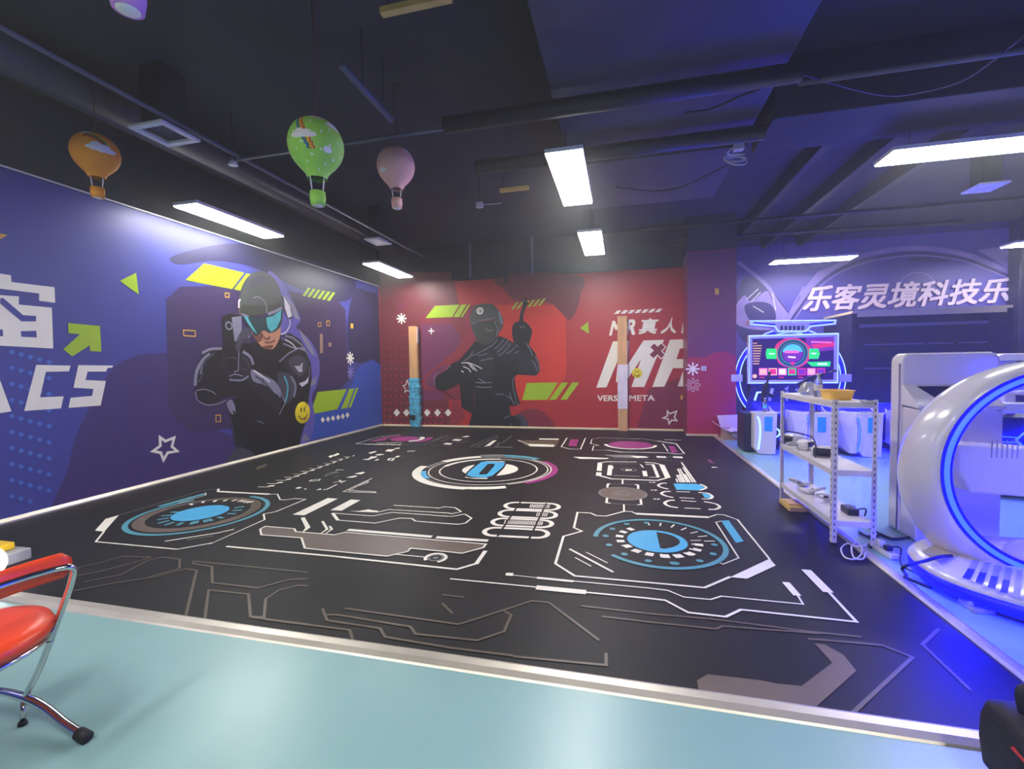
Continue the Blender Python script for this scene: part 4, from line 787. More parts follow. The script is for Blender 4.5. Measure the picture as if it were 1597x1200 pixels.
b = MB(); b.tube([(3.69, -6.9, 3.8), (3.68, -6.1, 3.8)], 0.03, 'pipe_light', 10); b.tube([(3.69, -6.6, 3.82), (3.69, -6.6, CEIL)], 0.005, 'pipe_dark', 5); b.tube([(3.685, -6.25, 3.82), (3.685, -6.25, CEIL)], 0.005, 'pipe_dark', 5); tag(b.build('conduit', None), 'pale straight conduit between the green and pink lanterns', 'conduit')
for a, c_, lab in (((4.22, -4.15), (4.61, -4.13), 'short pale batten overhead to the left of the central lamp'), ((4.26, -7.3), (4.75, -7.29), 'short pale batten at the top beside the green lantern string')):
    b = MB(); b.box((a[0], a[1]-0.02, 3.78), (c_[0], c_[1]+0.02, 3.82), 'wood_pale'); b.tube([(a[0]+0.05, a[1], 3.81), (a[0]+0.05, a[1], CEIL)], 0.004, 'pipe_dark', 5); tag(b.build('hanging_batten', None), lab, 'batten')
sx = thing('sprinkler', 'small white sprinkler head at the end of a thin pipe', 'sprinkler', (1.62, -5.86, 3.77))
b = MB(); b.lathe([(0, -0.03), (0.03, -0.03), (0.045, -0.01), (0.02, 0.0), (0.02, 0.03), (0, 0.03)], 'white_plastic', (1.62, -5.86, 3.765), 16); b.build('head', sx)
b = MB(); b.lathe([(0, 0), (0.05, 0), (0.05, 0.006), (0, 0.006)], 'lamp_frame', (1.62, -5.86, 3.72), 16); b.tube([(1.62, -5.86, 3.795), (1.62, -5.86, CEIL)], 0.006, 'pipe_dark', 5); b.build('deflector', sx)
q = P(748, 320, 2, 3.8); el = thing('sensor_box', 'small white sensor box with a thin arm hanging above the red wall', 'sensor', tuple(q))
b = MB(); b.box((q.x-0.05, q.y-0.04, q.z-0.04), (q.x+0.05, q.y+0.04, q.z+0.04), 'white_plastic'); b.build('body', el, 0.01)
b = MB(); b.tube([(q.x+0.05, q.y, q.z), (q.x+0.32, q.y+0.02, q.z+0.0)], 0.008, 'white_plastic', 6); b.build('arm', el); b = MB(); b.tube([(q.x, q.y, q.z+0.04), (q.x, q.y, CEIL)], 0.006, 'pipe_dark', 5); b.build('rod', el)
# vents
def vent(quad, z, label, group='square white ceiling vents', solid=False):
    pts = [P(x, y, 2, z) for x, y in quad]; c_ = sum(pts, Vector())/4
    w_ = ((pts[1]-pts[0]).length+(pts[2]-pts[3]).length)/4; l_ = ((pts[3]-pts[0]).length+(pts[2]-pts[1]).length)/4
    xs_ = sorted(p.x for p in pts); ys_ = sorted(p.y for p in pts)
    hx = (xs_[2]+xs_[3]-xs_[0]-xs_[1])/4; hy = (ys_[2]+ys_[3]-ys_[0]-ys_[1])/4
    v = thing('ceiling_vent', label, 'vent', tuple(c_), group)
    b = MB(); t_ = 0.28*min(hx, hy)
    for (x0, y0, x1, y1) in ((-hx, -hy, hx, -hy+t_), (-hx, hy-t_, hx, hy), (-hx, -hy+t_, -hx+t_, hy-t_), (hx-t_, -hy+t_, hx, hy-t_)): b.box((c_.x+x0, c_.y+y0, z), (c_.x+x1, c_.y+y1, z+0.03), 'lamp_frame')
    b.build('frame', v, 0.006)
    b = MB(); b.box((c_.x-hx*0.62, c_.y-hy*0.62, z+0.03), (c_.x+hx*0.62, c_.y+hy*0.62, CEIL-0.001), 'pipe_dark'); b.build('neck', v)
    if solid:
        for k in range(7):
            y = c_.y-hy+t_+(2*hy-2*t_)*(k+0.5)/7; b = MB(); b.box((c_.x-hx+t_, y-0.02, z+0.008), (c_.x+hx-t_, y+0.02, z+0.014), 'lamp_frame'); b.build('slat', v)
vent([(199.5, 198.8), (252.8, 190.2), (312.2, 221.4), (262.2, 231.5)], 3.7, 'square white ceiling vent with a dark opening near the orange lantern')
vent([(567.6, 374.6), (591.6, 371.6), (612.3, 382.2), (587.9, 383.7)], 3.7, 'small square ceiling vent above the back left corner', 'square white ceiling vents', True)
vent([(1501.7, 302.3), (1530, 287), (1573.3, 285.4), (1542.8, 301)], 3.7, 'white ceiling vent beyond the long right hand lamp', 'square white ceiling vents', True)
q = P(1152, 229, 2, 3.75); jb = thing('junction_box', 'white junction box with a coil of cable on the ceiling', 'junction box', tuple(q))
b = MB(); b.box((q.x-0.05, q.y-0.04, q.z-0.04), (q.x+0.05, q.y+0.04, q.z+0.04), 'white_plastic'); b.build('box', jb, 0.008); b = MB(); b.tube([(q.x, q.y, q.z+0.04), (q.x, q.y, 3.829 if q.x < 7.12 and q.y < -2.97 else CEIL)], 0.012, 'pipe_dark', 6); b.build('drop_rod', jb)
qc = P(1147, 250, 2, 3.66); b = MB()
b.torus(qc, 0.12, 0.008, 'cable_white', (0.2, -0.7, 0.7), 30); b.torus(qc+Vector((0.01, 0, 0.01)), 0.095, 0.008, 'cable_white', (0.0, -0.6, 0.8), 30); b.tube(smooth_path([q-Vector((0.05, 0, 0)), q+Vector((-0.10, 0, -0.04)), qc+Vector((-0.05, 0.05, 0.09)), qc+Vector((0.1, 0.02, 0.06))], 6), 0.008, 'cable_white', 6); b.build('cable_coil', jb)
def cable(pts, r, m_, label, cat='cable', n=6, group=None):
    b = MB(); b.tube(smooth_path(pts, n), r, m_, 6); return tag(b.build('cable', None), label, cat, group)
cable([P(x, y, 2, 3.72) for x, y in ((1250, 114), (1300, 130), (1380, 148), (1440, 142), (1510, 120), (1597, 55))], 0.012, 'pipe_dark', 'dark cable sagging below the pipe near the top right')
cable([P(x, y, 2, 3.62) for x, y in ((960, 292), (1020, 298), (1062, 292), (1100, 275), (1146, 252))], 0.010, 'pipe_dark', 'dark cable looping to the cable coil at the junction box')
cable([P(x, y, 2, 3.66) for x, y in ((1070, 176), (1110, 170), (1160, 148), (1244, 118))], 0.010, 'pipe_dark', 'dark cable strung between two pipes under the wide duct')

# lamps
def lamp(cx, cy, ax, label, z=3.514):
    L, Wd = 0.75, 0.1875
    hx, hy = (Wd, L) if ax == 'y' else (L, Wd)
    t = thing('ceiling_lamp', label, 'lamp', (cx, cy, z), 'flat LED ceiling panels')
    b = MB(); b.box((cx-hx, cy-hy, z+0.004), (cx+hx, cy+hy, z+0.045), 'lamp_frame'); b.build('housing', t, 0.004)
    b = MB(); b.box((cx-hx+0.012, cy-hy+0.012, z-0.008), (cx+hx-0.012, cy+hy-0.012, z+0.003), 'lamp_white'); b.build('diffuser', t)
    top_ = 3.829 if (5.0 < cx < 7.2 and cy < -3.5) else (3.879 if 0.7 < cx < 1.2 else CEIL)
    for s_ in (-0.7, 0.7):
        b = MB(); b.tube([(cx+hx*s_*(ax == 'x'), cy+hy*s_*(ax == 'y'), z+0.045), (cx+hx*s_*(ax == 'x'), cy+hy*s_*(ax == 'y'), top_)], 0.004, 'pipe_dark', 5); b.build('rod', t)
lamp(5.255, -4.898, 'y', 'bright ceiling panel in the middle, nearer of the two in line')
lamp(5.313, -2.131, 'y', 'bright ceiling panel in the middle, farther of the two in line')
lamp(0.523, -4.762, 'y', 'bright ceiling panel above the blue wall, nearer one below the orange lantern')
lamp(0.989, -1.251, 'y', 'bright ceiling panel in the back corner where blue and red walls meet')
lamp(9.595, 0.444, 'x', 'bright ceiling panel above the lit game screen')
lamp(9.16, -4.60, 'x', 'long bright ceiling panel high at the right, above the kiosk')
lamp(13.45, 0.22, 'x', 'bright ceiling panel at the far right over the raised characters')
lamp(0.6, -9.6, 'y', 'added unseen ceiling panel beside the red chair'); lamp(2.7, -10.6, 'y', 'added unseen ceiling panel overhead to the left of the viewer')  # unseen panels added to brighten the near floor
lamp(5.2, -10.5, 'y', 'added unseen ceiling panel directly over the viewer'); lamp(7.8, -10.6, 'y', 'added unseen ceiling panel above the black bag')  # overhead panels added out of view for a brighter foreground

# hanging paper lanterns
def lantern(px, py, depth, R, colour, label, pat=None, tilt=0.0):
    d = _r*((px-IW/2)/FPX) + _u*((IH/2-py)/FPX) + _f; c_ = CAM+d*depth
    t = thing('balloon_lantern', label, 'lantern', tuple(c_), 'paper hot air balloon lanterns')
    prof = [(0.10, 0.97), (0.3, 0.93), (0.52, 0.83), (0.72, 0.68), (0.87, 0.48), (0.96, 0.25), (1.0, 0.0), (0.975, -0.22), (0.90, -0.45), (0.77, -0.66), (0.62, -0.84), (0.48, -0.99), (0.39, -1.12), (0.35, -1.26)]
    pp_ = smooth_path([(a, 0, z) for a, z in prof], 7); n = 96; NV = len(pp_)
    vs = []; fs = []; ms = []
    face0 = math.atan2(CAM.y-c_.y, CAM.x-c_.x)
    for i, v in enumerate(pp_):
        rr = v.x*R*(1-0.012*(i % 4 == 0))
        for k in range(n): a = 2*PI*k/n; vs.append((c_.x+rr*math.cos(a), c_.y+rr*math.sin(a), c_.z+v.z*R))
    b = MB()
    for i in range(NV-1):
        for k in range(n):
            a = (2*PI*(k+0.5)/n-face0+PI) % (2*PI)-PI; z = (pp_[i].z+pp_[i+1].z)/2
            fs.append(((i*n+k, i*n+(k+1) % n, (i+1)*n+(k+1) % n, (i+1)*n+k), pat(a, z, colour) if pat else colour))
    o0 = len(b.v); b.v += vs
    for f_, mm in fs: b.f.append(f_); b.m.append(b.slot(mm)); b.sm.append(True)
    b.build('envelope', t)
    b = MB(); zt = c_.z-1.74*R; zb = c_.z-2.25*R
    b.lathe([(0.0, zb-c_.z), (0.25*R, zb-c_.z), (0.29*R, (zt+zb)/2-c_.z), (0.28*R, zt-c_.z), (0.24*R, zt-c_.z), (0.23*R, zb+0.04*R-c_.z), (0, zb+0.04*R-c_.z)], colour, c_, 24); b.build('basket', t)
    b = MB(); b.lathe([(0, zb-0.003-c_.z), (0.19*R, zb-0.003-c_.z), (0.19*R, zb-c_.z), (0, zb-c_.z)], 'cloud_white', c_, 24); b.build('basket_bottom', t)
    for k in range(4):
        a = face0+PI/4+k*PI/2; b = MB(); b.tube([(c_.x+0.34*R*math.cos(a), c_.y+0.34*R*math.sin(a), c_.z-1.25*R), (c_.x+0.27*R*math.cos(a), c_.y+0.27*R*math.sin(a), zt+0.01)], 0.004, 'cloud_white', 5); b.build('cord', t)
    b = MB(); b.tube([(c_.x, c_.y, c_.z+0.96*R), (c_.x+0.01, c_.y, (c_.z+CEIL)/2), (c_.x, c_.y, CEIL)], 0.005, 'string_brown', 5); b.tube([(c_.x+0.05, c_.y, CEIL), (c_.x, c_.y, c_.z+0.96*R+0.5*(CEIL-c_.z))], 0.004, 'string_brown', 5); b.build('string', t)
    return t
def ell(a, z, ca, cz, ra, rz): return ((a-ca)/ra)**2+((z-cz)/rz)**2 < 1
def cloud(a, z, ca, cz, s_): return ell(a, z, ca, cz, 0.5*s_, 0.12*s_) or ell(a, z, ca-0.15*s_, cz+0.1*s_, 0.2*s_, 0.13*s_) or ell(a, z, ca+0.12*s_, cz+0.08*s_, 0.17*s_, 0.1*s_)
def pat_green(a, z, c_):
    if cloud(a, z, -0.45, -0.05, 1.0) or cloud(a, z, 0.85, 0.5, 0.9) or cloud(a, z, 0.1, 0.82, 1.1) or ell(a, z, 0.45, -0.45, 0.16, 0.1): return 'cloud_white'
    u = (a+0.85)-(0.72-z)*0.49
    if -0.5 < z < 0.74:
        if -0.10 < u < -0.02: return 'stripe_blue'
        if -0.02 <= u < 0.06: return 'stripe_green'
        if 0.06 <= u < 0.14: return 'stripe_yellow'
        if 0.14 <= u < 0.22: return 'stripe_red'
    if (math.sin(a*9.0)*math.sin(z*11.0+a*3)) > 0.93: return 'cloud_white'
    return c_
def pat_orange(a, z, c_):
    if cloud(a, z, 0.25, -0.05, 1.3): return 'cloud_white'
    r_ = math.hypot((a+0.35)*0.8, z+0.12)
    if z > -0.02 and a > -0.5:
        if 0.56 < r_ < 0.66: return 'stripe_red'
        if 0.66 <= r_ < 0.76: return 'stripe_green'
        if 0.76 <= r_ < 0.84: return 'stripe_yellow'
    if cloud(a, z, -0.6, 0.75, 0.8): return 'cloud_white'
    return c_
def pat_pink(a, z, c_):
    if cloud(a, z, 0.9, 0.6, 0.8) or cloud(a, z, -0.9, -0.5, 0.6): return 'cloud_white'
    return c_
lantern(149, 239, 4.15, 0.18, 'lantern_orange', 'orange hot air balloon lantern hanging above the blue wall', pat_orange)
lantern(493, 227, 3.36, 0.196, 'lantern_green', 'green hot air balloon lantern with rainbow and clouds', pat_green)
lantern(617.5, 259, 4.55, 0.187, 'lantern_pink', 'pale pink hot air balloon lantern, the small rightmost one', pat_pink)
lantern(190, -182, 1.95, 0.235, 'lantern_purple', 'purple hot air balloon lantern cut off at the top edge', None)

# ================================================================== TIMBER POSTS by the back wall
def post(px, wpx, top, label):
    x = P(px, 600, 1, -0.16).x; hw = wpx; zt = P(px, top, 1, -0.16).z
    t = thing('timber_post', label, 'post', (x, -0.10, 0.011), 'timber posts standing at the red wall')
    b = MB(); b.box((x-hw, -0.16, 0.011), (x+hw, -0.06, zt), 'timber'); b.build('board', t, 0.004)
    return t, x, hw, zt
t1, x1, w1, z1 = post(645.5, 0.105, 509, 'pale timber post wrapped in blue film at its foot')
za = P(645, 590, 1, -0.17).z; b = MB(); n = 14
for i in range(n):
    z0 = 0.012+(za-0.012)*i/n; z2 = 0.012+(za-0.012)*(i+1)/n; e = 0.012+0.012*((i*7) % 3); b.prism([(x1-w1-e, -0.165-e*0.4, z0), (x1+w1+e, -0.165-e*0.4, z0), (x1+w1+e, -0.045, z0), (x1-w1-e, -0.045, z0)], (0.006*((i % 3)-1), 0, z2-z0), 'cling_blue')
wr_ = b.build('film_wrap', t1, 0.012); tag(wr_, 'blue plastic film wrap')
zl = P(645, 655, 1, -0.19).z; b = MB(); b.box((x1-w1-0.02, -0.192, zl), (x1+0.03, -0.182, zl+0.11), 'black_plastic'); b.build('black_label', t1)
zs = P(655, 535, 1, -0.16).z; b = MB(); b.box((x1+w1, -0.15, zs), (x1+w1+0.012, -0.07, z1-0.02), 'white_plastic'); b.build('white_strip', t1)
t2, x2, w2, z2_ = post(971, 0.10, 493, 'pale timber post with silver foil wrapped round its middle')
zf0 = P(971, 638, 1, -0.16).z; zf1 = P(971, 569, 1, -0.16).z; b = MB(); b.box((x2-w2-0.004, -0.166, zf0), (x2+w2+0.004, -0.056, zf1), 'foil'); b.build('foil_wrap', t2, 0.004)

# ================================================================== CARDBOARD BOX
cb = thing('cardboard_box', 'open cardboard box on the floor between the pillar and the first podium', 'box', (7.86, -0.85, 0))
X0, X1, Y0, Y1, H = 7.64, 8.08, -1.02, -0.74, 0.20
b = MB(); b.box((X0, Y0, 0.001), (X1, Y1, 0.012), 'cardboard'); b.box((X0, Y0, 0.012), (X1, Y0+0.008, H), 'cardboard'); b.box((X0, Y1-0.008, 0.012), (X1, Y1, H), 'cardboard'); b.box((X0, Y0+0.008, 0.012), (X0+0.008, Y1-0.008, H), 'cardboard'); b.box((X1-0.008, Y0+0.008, 0.012), (X1, Y1-0.008, H), 'cardboard'); b.build('carton', cb)
for nm, q in (('flap', [(X0, Y1, H), (X1, Y1, H), (X1-0.03, Y1+0.05, H+0.24), (X0-0.06, Y1+0.04, H+0.22)]), ('flap', [(X0, Y0, H), (X1, Y0, H), (X1+0.0, Y0-0.17, H+0.03), (X0+0.08, Y0-0.2, H-0.02)]), ('flap', [(X0, Y0, H), (X0, Y1, H), (X0-0.16, Y1-0.02, H+0.12), (X0-0.13, Y0+0.02, H+0.09)])):
    b = MB(); b.prism(q, (0.002, 0.004, 0.007), 'cardboard_light'); b.build(nm, cb)
pk = thing('paper_wad', 'crumpled white paper inside the open cardboard box', 'paper', (7.86, -0.88, 0.013))
b = MB(); b.lathe([(0, 0.0), (0.14, 0.01), (0.17, 0.09), (0.13, 0.16), (0.06, 0.20), (0, 0.205)], 'white_plastic', (7.86, -0.88, 0.013), 9, None, False); b.build('wad', pk)
cable([(8.2, -1.6, 0.012), (8.02, -1.75, 0.012), (7.86, -1.62, 0.012), (7.9, -1.35, 0.012), (8.1, -1.12, 0.012)], 0.008, 'cable_white', 'white cable curling on the floor beside the cardboard box')

# ================================================================== LIT GAME SCREEN
SY = -0.65
gs = thing('game_screen', 'large lit game screen in a blue glowing round frame', 'screen', (8.88, -0.4, 0))
def pv(px, py, y=SY): return P(px, py, 1, y)
cD = pv(1234, 590); RD = (pv(1321, 590).x-pv(1146, 590).x)/2
b = MB(); b.lathe([(0, 0), (RD*0.97, 0), (RD*0.97, 0.06), (0, 0.06)], 'navy_panel', (cD.x, -0.52, cD.z), 56, (0, 1, 0), False); b.build('back_disc', gs)
for r_, mm, nm in ((RD, 'led_white', 'light_ring'), (RD*0.955, 'led_deep', 'light_ring'), (RD*0.91, 'led_white', 'light_ring')):
    b = MB(); b.torus((cD.x, -0.535, cD.z), r_, 0.009, mm, (0, -1, 0), 80); b.build(nm, gs)
for px in (1149, 1318):
    q = pv(px, 590, -0.6); b = MB(); b.box((q.x-0.10, -0.62, q.z-0.07), (q.x+0.10, -0.46, q.z+0.07), 'white_plastic'); b.build('clamp', gs, 0.01)
a_, c_ = pv(1167, 522), pv(1308, 599)
x0, x1, zt, zb = a_.x, c_.x, (a_.z+pv(1308, 520).z)/2, (pv(1167, 599).z+c_.z)/2
b = MB(); fw = 0.075
for lo, hi in (((x0, zb), (x1, zb+fw)), ((x0, zt-fw), (x1, zt)), ((x0, zb+fw), (x0+fw, zt-fw)), ((x1-fw, zb+fw), (x1, zt-fw))): b.box((lo[0], SY, lo[1]), (hi[0], SY+0.1, hi[1]), 'white_plastic')
b.build('bezel', gs, 0.008)
b = MB(); b.tube([(x0+0.02, SY-0.006, zb+0.02), (x1-0.02, SY-0.006, zb+0.02), (x1-0.02, SY-0.006, zt-0.02), (x0+0.02, SY-0.006, zt-0.02)], 0.013, 'led_white', 6, True); b.build('light_frame', gs)
b = MB(); b.box((x0+fw, SY+0.03, zb+fw), (x1-fw, SY+0.09, zt-fw), 'scr_dark'); scr = b.build('display', gs)
tag(scr, 'lit display showing a round dial menu')
S1 = W(1100, 480, 5.0)
dp = Print(1, SY+0.030, -1, 0.001)
dp.poly(S1([(780, 235), (1008, 232), (1008, 330), (860, 345), (790, 300)]), 'scr_plum', 1); dp.poly(S1([(820, 290), (1005, 268), (1005, 300), (850, 320)]), 'scr_red', 2); dp.stroke(S1([(825, 268), (985, 272)]), 0.03, 'scr_pink', 2)
dp.blob(S1([(560, 280), (680, 228), (800, 290), (830, 350), (780, 440), (690, 470), (580, 440), (545, 350)]), 'scr_red', 1)
dc_, dr_ = dp.fit(S1([(562, 355), (680, 245), (798, 355), (680, 468)]))
for rr, mm, L_ in ((1.0, 'scr_ring', 2), (0.92, 'scr_dark', 3), (0.82, 'scr_ring', 4), (0.72, 'scr_dark', 5)): dp.disc(dc_, dr_*rr, mm, L_)
dp.disc(dc_, dr_*0.66, 'scr_cyan', 6); dp.poly2([(dc_.x+dr_*0.66*math.cos(a), dc_.y+dr_*0.66*math.sin(a)) for a in [PI-0.15+ (PI+0.3)*k/24 for k in range(25)]], 'scr_plum', 7); dp.stroke2([(dc_.x-dr_*0.5, dc_.y+dr_*0.12), (dc_.x+dr_*0.4, dc_.y+dr_*0.1)], 0.05, 'scr_pink', 8); dp.stroke2([(dc_.x-dr_*0.3, dc_.y-dr_*0.25), (dc_.x+dr_*0.2, dc_.y-dr_*0.3)], 0.03, 'scr_white', 8)
dp.poly(S1([(478, 320), (555, 320), (555, 400), (478, 400), (470, 360)]), 'scr_green', 2); dp.poly(S1([(808, 320), (880, 320), (893, 360), (880, 400), (808, 400)]), 'scr_green', 2); dp.poly(S1([(662, 425), (700, 425), (690, 450), (672, 450)]), 'scr_red', 8)
dp.stroke(S1([(495, 360), (540, 360)]), 0.02, 'scr_white', 3); dp.stroke(S1([(825, 358), (865, 358)]), 0.02, 'scr_white', 3); dp.poly(S1([(790, 425), (978, 420), (970, 460), (830, 458)]), 'scr_green', 2); dp.stroke(S1([(875, 440), (950, 440)]), 0.03, 'scr_white', 3)
for k in range(9): dp.stroke(S1([(372, 278+k*20), (372+((k*37) % 40)+32, 278+k*20)]), 0.016, 'scr_gold', 2)
for k in range(7):
    x = 418+k*75; dp.poly(S1([(x, 472), (x+66, 472), (x+66, 528), (x, 528)]), ('scr_pink', 'scr_gold', 'scr_pink', 'scr_green', 'scr_red', 'scr_pink', 'scr_red')[k], 2); dp.poly(S1([(x+8, 480), (x+58, 480), (x+58, 520), (x+8, 520)]), ('scr_gold', 'scr_red', 'scr_white', 'scr_red', 'scr_plum', 'scr_gold', 'scr_plum')[k], 3)
    if k in (0, 2, 4): dp.stroke(S1([(x+4, 545), (x+46, 545)]), 0.02, 'scr_red', 2)
dp.disc(dp.to2(S1([(385, 535)])[0]), 0.04, 'scr_gold', 2, 14)
dp.mb.build('menu_picture', scr)
# header, lower body
b = MB(); hp = S1([(340, 98), (545, 110), (680, 112), (820, 108), (1030, 92), (1022, 132), (830, 152), (795, 192), (560, 192), (535, 150), (345, 138)]); b.prism([P(x, y, 1, SY-0.05) for x, y in hp], (0, 0.2, 0), 'white_plastic'); b.build('header', gs, 0.006)
b = MB(); b.tube([P(x, y, 1, SY-0.062) for x, y in S1([(352, 104), (1018, 98), (1012, 126), (820, 146), (785, 184), (570, 184), (545, 146), (355, 132)])], 0.010, 'led_white', 6, True); b.build('light_outline', gs)
b = MB(); b.prism([P(x, y, 1, SY-0.055) for x, y in S1([(375, 112), (545, 128), (550, 140), (380, 122)])], (0, 0.01, 0), 'led_deep'); b.prism([P(x, y, 1, SY-0.055) for x, y in S1([(1000, 108), (815, 126), (812, 138), (995, 120)])], (0, 0.01, 0), 'led_deep'); b.build('light_bar', gs)
b = MB()
for k in range(6):
    x = 580+k*33; b.prism([P(x_, y_, 1, SY-0.056) for x_, y_ in S1([(x+4, 144), (x+28, 142), (x+22, 152), (x+28, 162), (x+18, 178), (x+2, 178), (x+8, 164)])], (0, 0.008, 0), 'navy_panel')
b.build('lettering', gs)
b = MB(); b.prism([P(x, y, 1, -0.6) for x, y in ((1172, 599), (1302, 599), (1310, 640), (1300, 690), (1175, 690), (1163, 640))], (0, 0.3, 0), 'navy_panel'); b.build('lower_body', gs, 0.01)
for pl in ([(615, 632), (652, 612), (640, 650)], [(700, 648), (712, 628), (735, 650)], [(770, 615), (800, 628), (795, 650)], [(700, 690), (735, 690), (712, 712)], [(625, 655), (648, 655), (640, 730), (628, 720)]):
    b = MB(); b.prism([P(x, y, 1, -0.605) for x, y in S1(pl)], (0, 0.01, 0), 'white_plastic'); b.build('fang_panel', gs)
b = MB(); b.tube([P(x, y, 1, -0.612) for x, y in S1([(385, 725), (405, 662), (455, 660)])], 0.02, 'led_white', 6); b.tube([P(x, y, 1, -0.612) for x, y in S1([(525, 630), (500, 730)])], 0.03, 'white_plastic', 6); b.build('bracket', gs)
zb_ = pv(1234, 690, -0.6).z
b = MB(); b.box((8.3, -0.6, 0.0), (9.5, -0.3, max(zb_, 0.05)+0.02), 'navy_panel'); b.build('plinth', gs)

# console shelf in front of the screen
cs = thing('glowing_console', 'low blue glowing console running behind the white podiums', 'console', (9.1, -1.4, 0))
b = MB(); b.box((8.2, -1.5, 0.0), (10.9, -1.15, 0.52), 'navy_panel'); b.build('base', cs, 0.01)
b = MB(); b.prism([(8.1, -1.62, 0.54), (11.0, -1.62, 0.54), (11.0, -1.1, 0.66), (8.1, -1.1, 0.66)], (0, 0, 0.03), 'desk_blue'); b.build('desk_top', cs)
b = MB(); b.tube([(8.1, -1.63, 0.56), (11.0, -1.63, 0.56)], 0.012, 'led_deep', 6); b.tube([(8.1, -1.11, 0.70), (11.0, -1.11, 0.70)], 0.012, 'led_deep', 6); b.build('light_strip', cs)
b = MB(); b.tube([(8.21, -1.506, 0.12), (10.88, -1.506, 0.12)], 0.012, 'led_deep', 6); b.build('light_strip', cs)

# white podiums
PYF = -2.38
def podium(x, label, side):
    w_ = 0.31 if side == 'black' else 0.30
    t = thing('game_podium', label, 'podium', (x+w_/2, PYF+0.3, 0), 'white podiums with blue panels')
    b = MB(); b.prism([(x, PYF, 0.10), (x+0.07, PYF, 0.005), (x+w_, PYF, 0.005), (x+w_+0.02, PYF, 0.67), (x, PYF, 0.66)], (0, 0.26, 0), 'white_plastic'); b.build('body', t, 0.012)
    b = MB(); b.box((x-0.10, PYF+0.16 if side == 'black' else PYF+0.27, 0.02), (x+w_, PYF+0.62, 0.63), 'black_plastic'); b.build('rear_box', t, 0.01)
    if side == 'white':
        b = MB(); b.prism([(x-0.17, PYF+0.30, 0.16), (x-0.10, PYF+0.02, 0.05), (x-0.004, PYF+0.02, 0.05), (x-0.004, PYF+0.02, 0.665), (x-0.17, PYF+0.30, 0.665)], (0, 0.22, 0), 'white_plastic'); b.build('side_cowl', t, 0.012)
    b = MB(); xs_ = x+0.055 if side == 'black' else x-0.02
    b.tube(smooth_path([(xs_-0.01, PYF-0.006, 0.60), (xs_+0.025, PYF-0.006, 0.50), (xs_+0.03, PYF-0.006, 0.30), (xs_+0.005, PYF-0.006, 0.08)], 6), 0.014, 'led_white' if side == 'black' else 'led_blue', 8); b.build('light_strip', t)
    xp = x+0.145 if side == 'black' else x+0.115
    b = MB(); b.box((xp, PYF-0.008, 0.37), (xp+0.115, PYF+0.002, 0.60), 'panel_blue'); b.build('touch_panel', t, 0.012)
    b = MB(); b.torus((x+w_+0.085, PYF+0.34, 0.30), 0.07, 0.013, 'led_white', (0, -1, 0), 36); b.build('ring_light', t)
    b = MB(); b.lathe([(0, 0), (0.075, 0), (0.085, 0.05), (0.085, 0.2), (0, 0.2)], 'black_plastic', (x+w_+0.085, PYF+0.345, 0.30), 28, (0, 1, 0)); b.box((x+w_, PYF+0.4, 0.02), (x+w_+0.17, PYF+0.6, 0.6), 'black_plastic'); b.build('speaker_drum', t, 0.006)
    b = MB(); b.torus((x+w_+0.09, PYF+0.30, 0.70), 0.10, 0.012, 'white_plastic', (0.1, -0.6, 0.8), 32, PI*0.9, PI*2.05); b.build('hoop_rail', t)
    return t
podium(7.80, 'white podium with a black side, beside the cardboard box', 'black')
podium(8.56, 'white podium with blue panel seen through the metal shelf', 'white')
podium(9.22, 'white podium with a bright curved blue strip behind the shelf post', 'white')
podium(9.98, 'white podium mostly hidden behind the white kiosk', 'white')

# toy guns and bottle on the podiums
def gun(px, py, y, z0, label, lean):
    q = P(px, py, 1, y); t = thing('game_gun', label, 'gun', (q.x, y, z0), 'black game guns')
    b = MB(); b.tube([(q.x, y, z0), (q.x+0.01, y, q.z-0.06)], 0.014, 'black_plastic', 8); b.lathe([(0, 0), (0.06, 0), (0.05, 0.015), (0, 0.02)], 'black_plastic', (q.x, y, z0), 16); b.build('stand', t)
    U = Vector((math.cos(lean), 0, math.sin(lean))); V = Vector((-U.z, 0, U.x)); c_ = Vector((q.x, y, q.z))
    def g(pts): return [c_+U*a+V*b_-Vector((0, 0.025, 0)) for a, b_ in pts]
    b = MB(); b.prism(g([(-0.16, -0.03), (0.1, -0.03), (0.1, 0.03), (-0.05, 0.045), (-0.16, 0.03)]), (0, 0.05, 0), 'black_plastic'); b.build('receiver', t, 0.006)
    b = MB(); b.tube([c_+U*0.1, c_+U*0.28], 0.014, 'black_plastic', 8); b.tube([c_+U*0.24+V*0.0, c_+U*0.28], 0.02, 'black_plastic', 8); b.build('barrel', t)
    b = MB(); b.prism(g([(-0.10, -0.03), (-0.04, -0.03), (-0.07, -0.14), (-0.13, -0.13)]), (0, 0.045, 0), 'black_plastic'); b.build('grip', t, 0.006)
    b = MB(); b.prism(g([(-0.16, 0.02), (-0.30, 0.0), (-0.30, -0.07), (-0.16, -0.02)]), (0, 0.04, 0), 'black_plastic'); b.build('stock', t, 0.006)
gun(1194, 607, PYF+0.2, 0.66, 'black game gun propped upright on the first white podium', 1.35)
gun(1274, 588, PYF+0.2, 0.67, 'black game gun on a stand in front of the lit screen', 0.35)
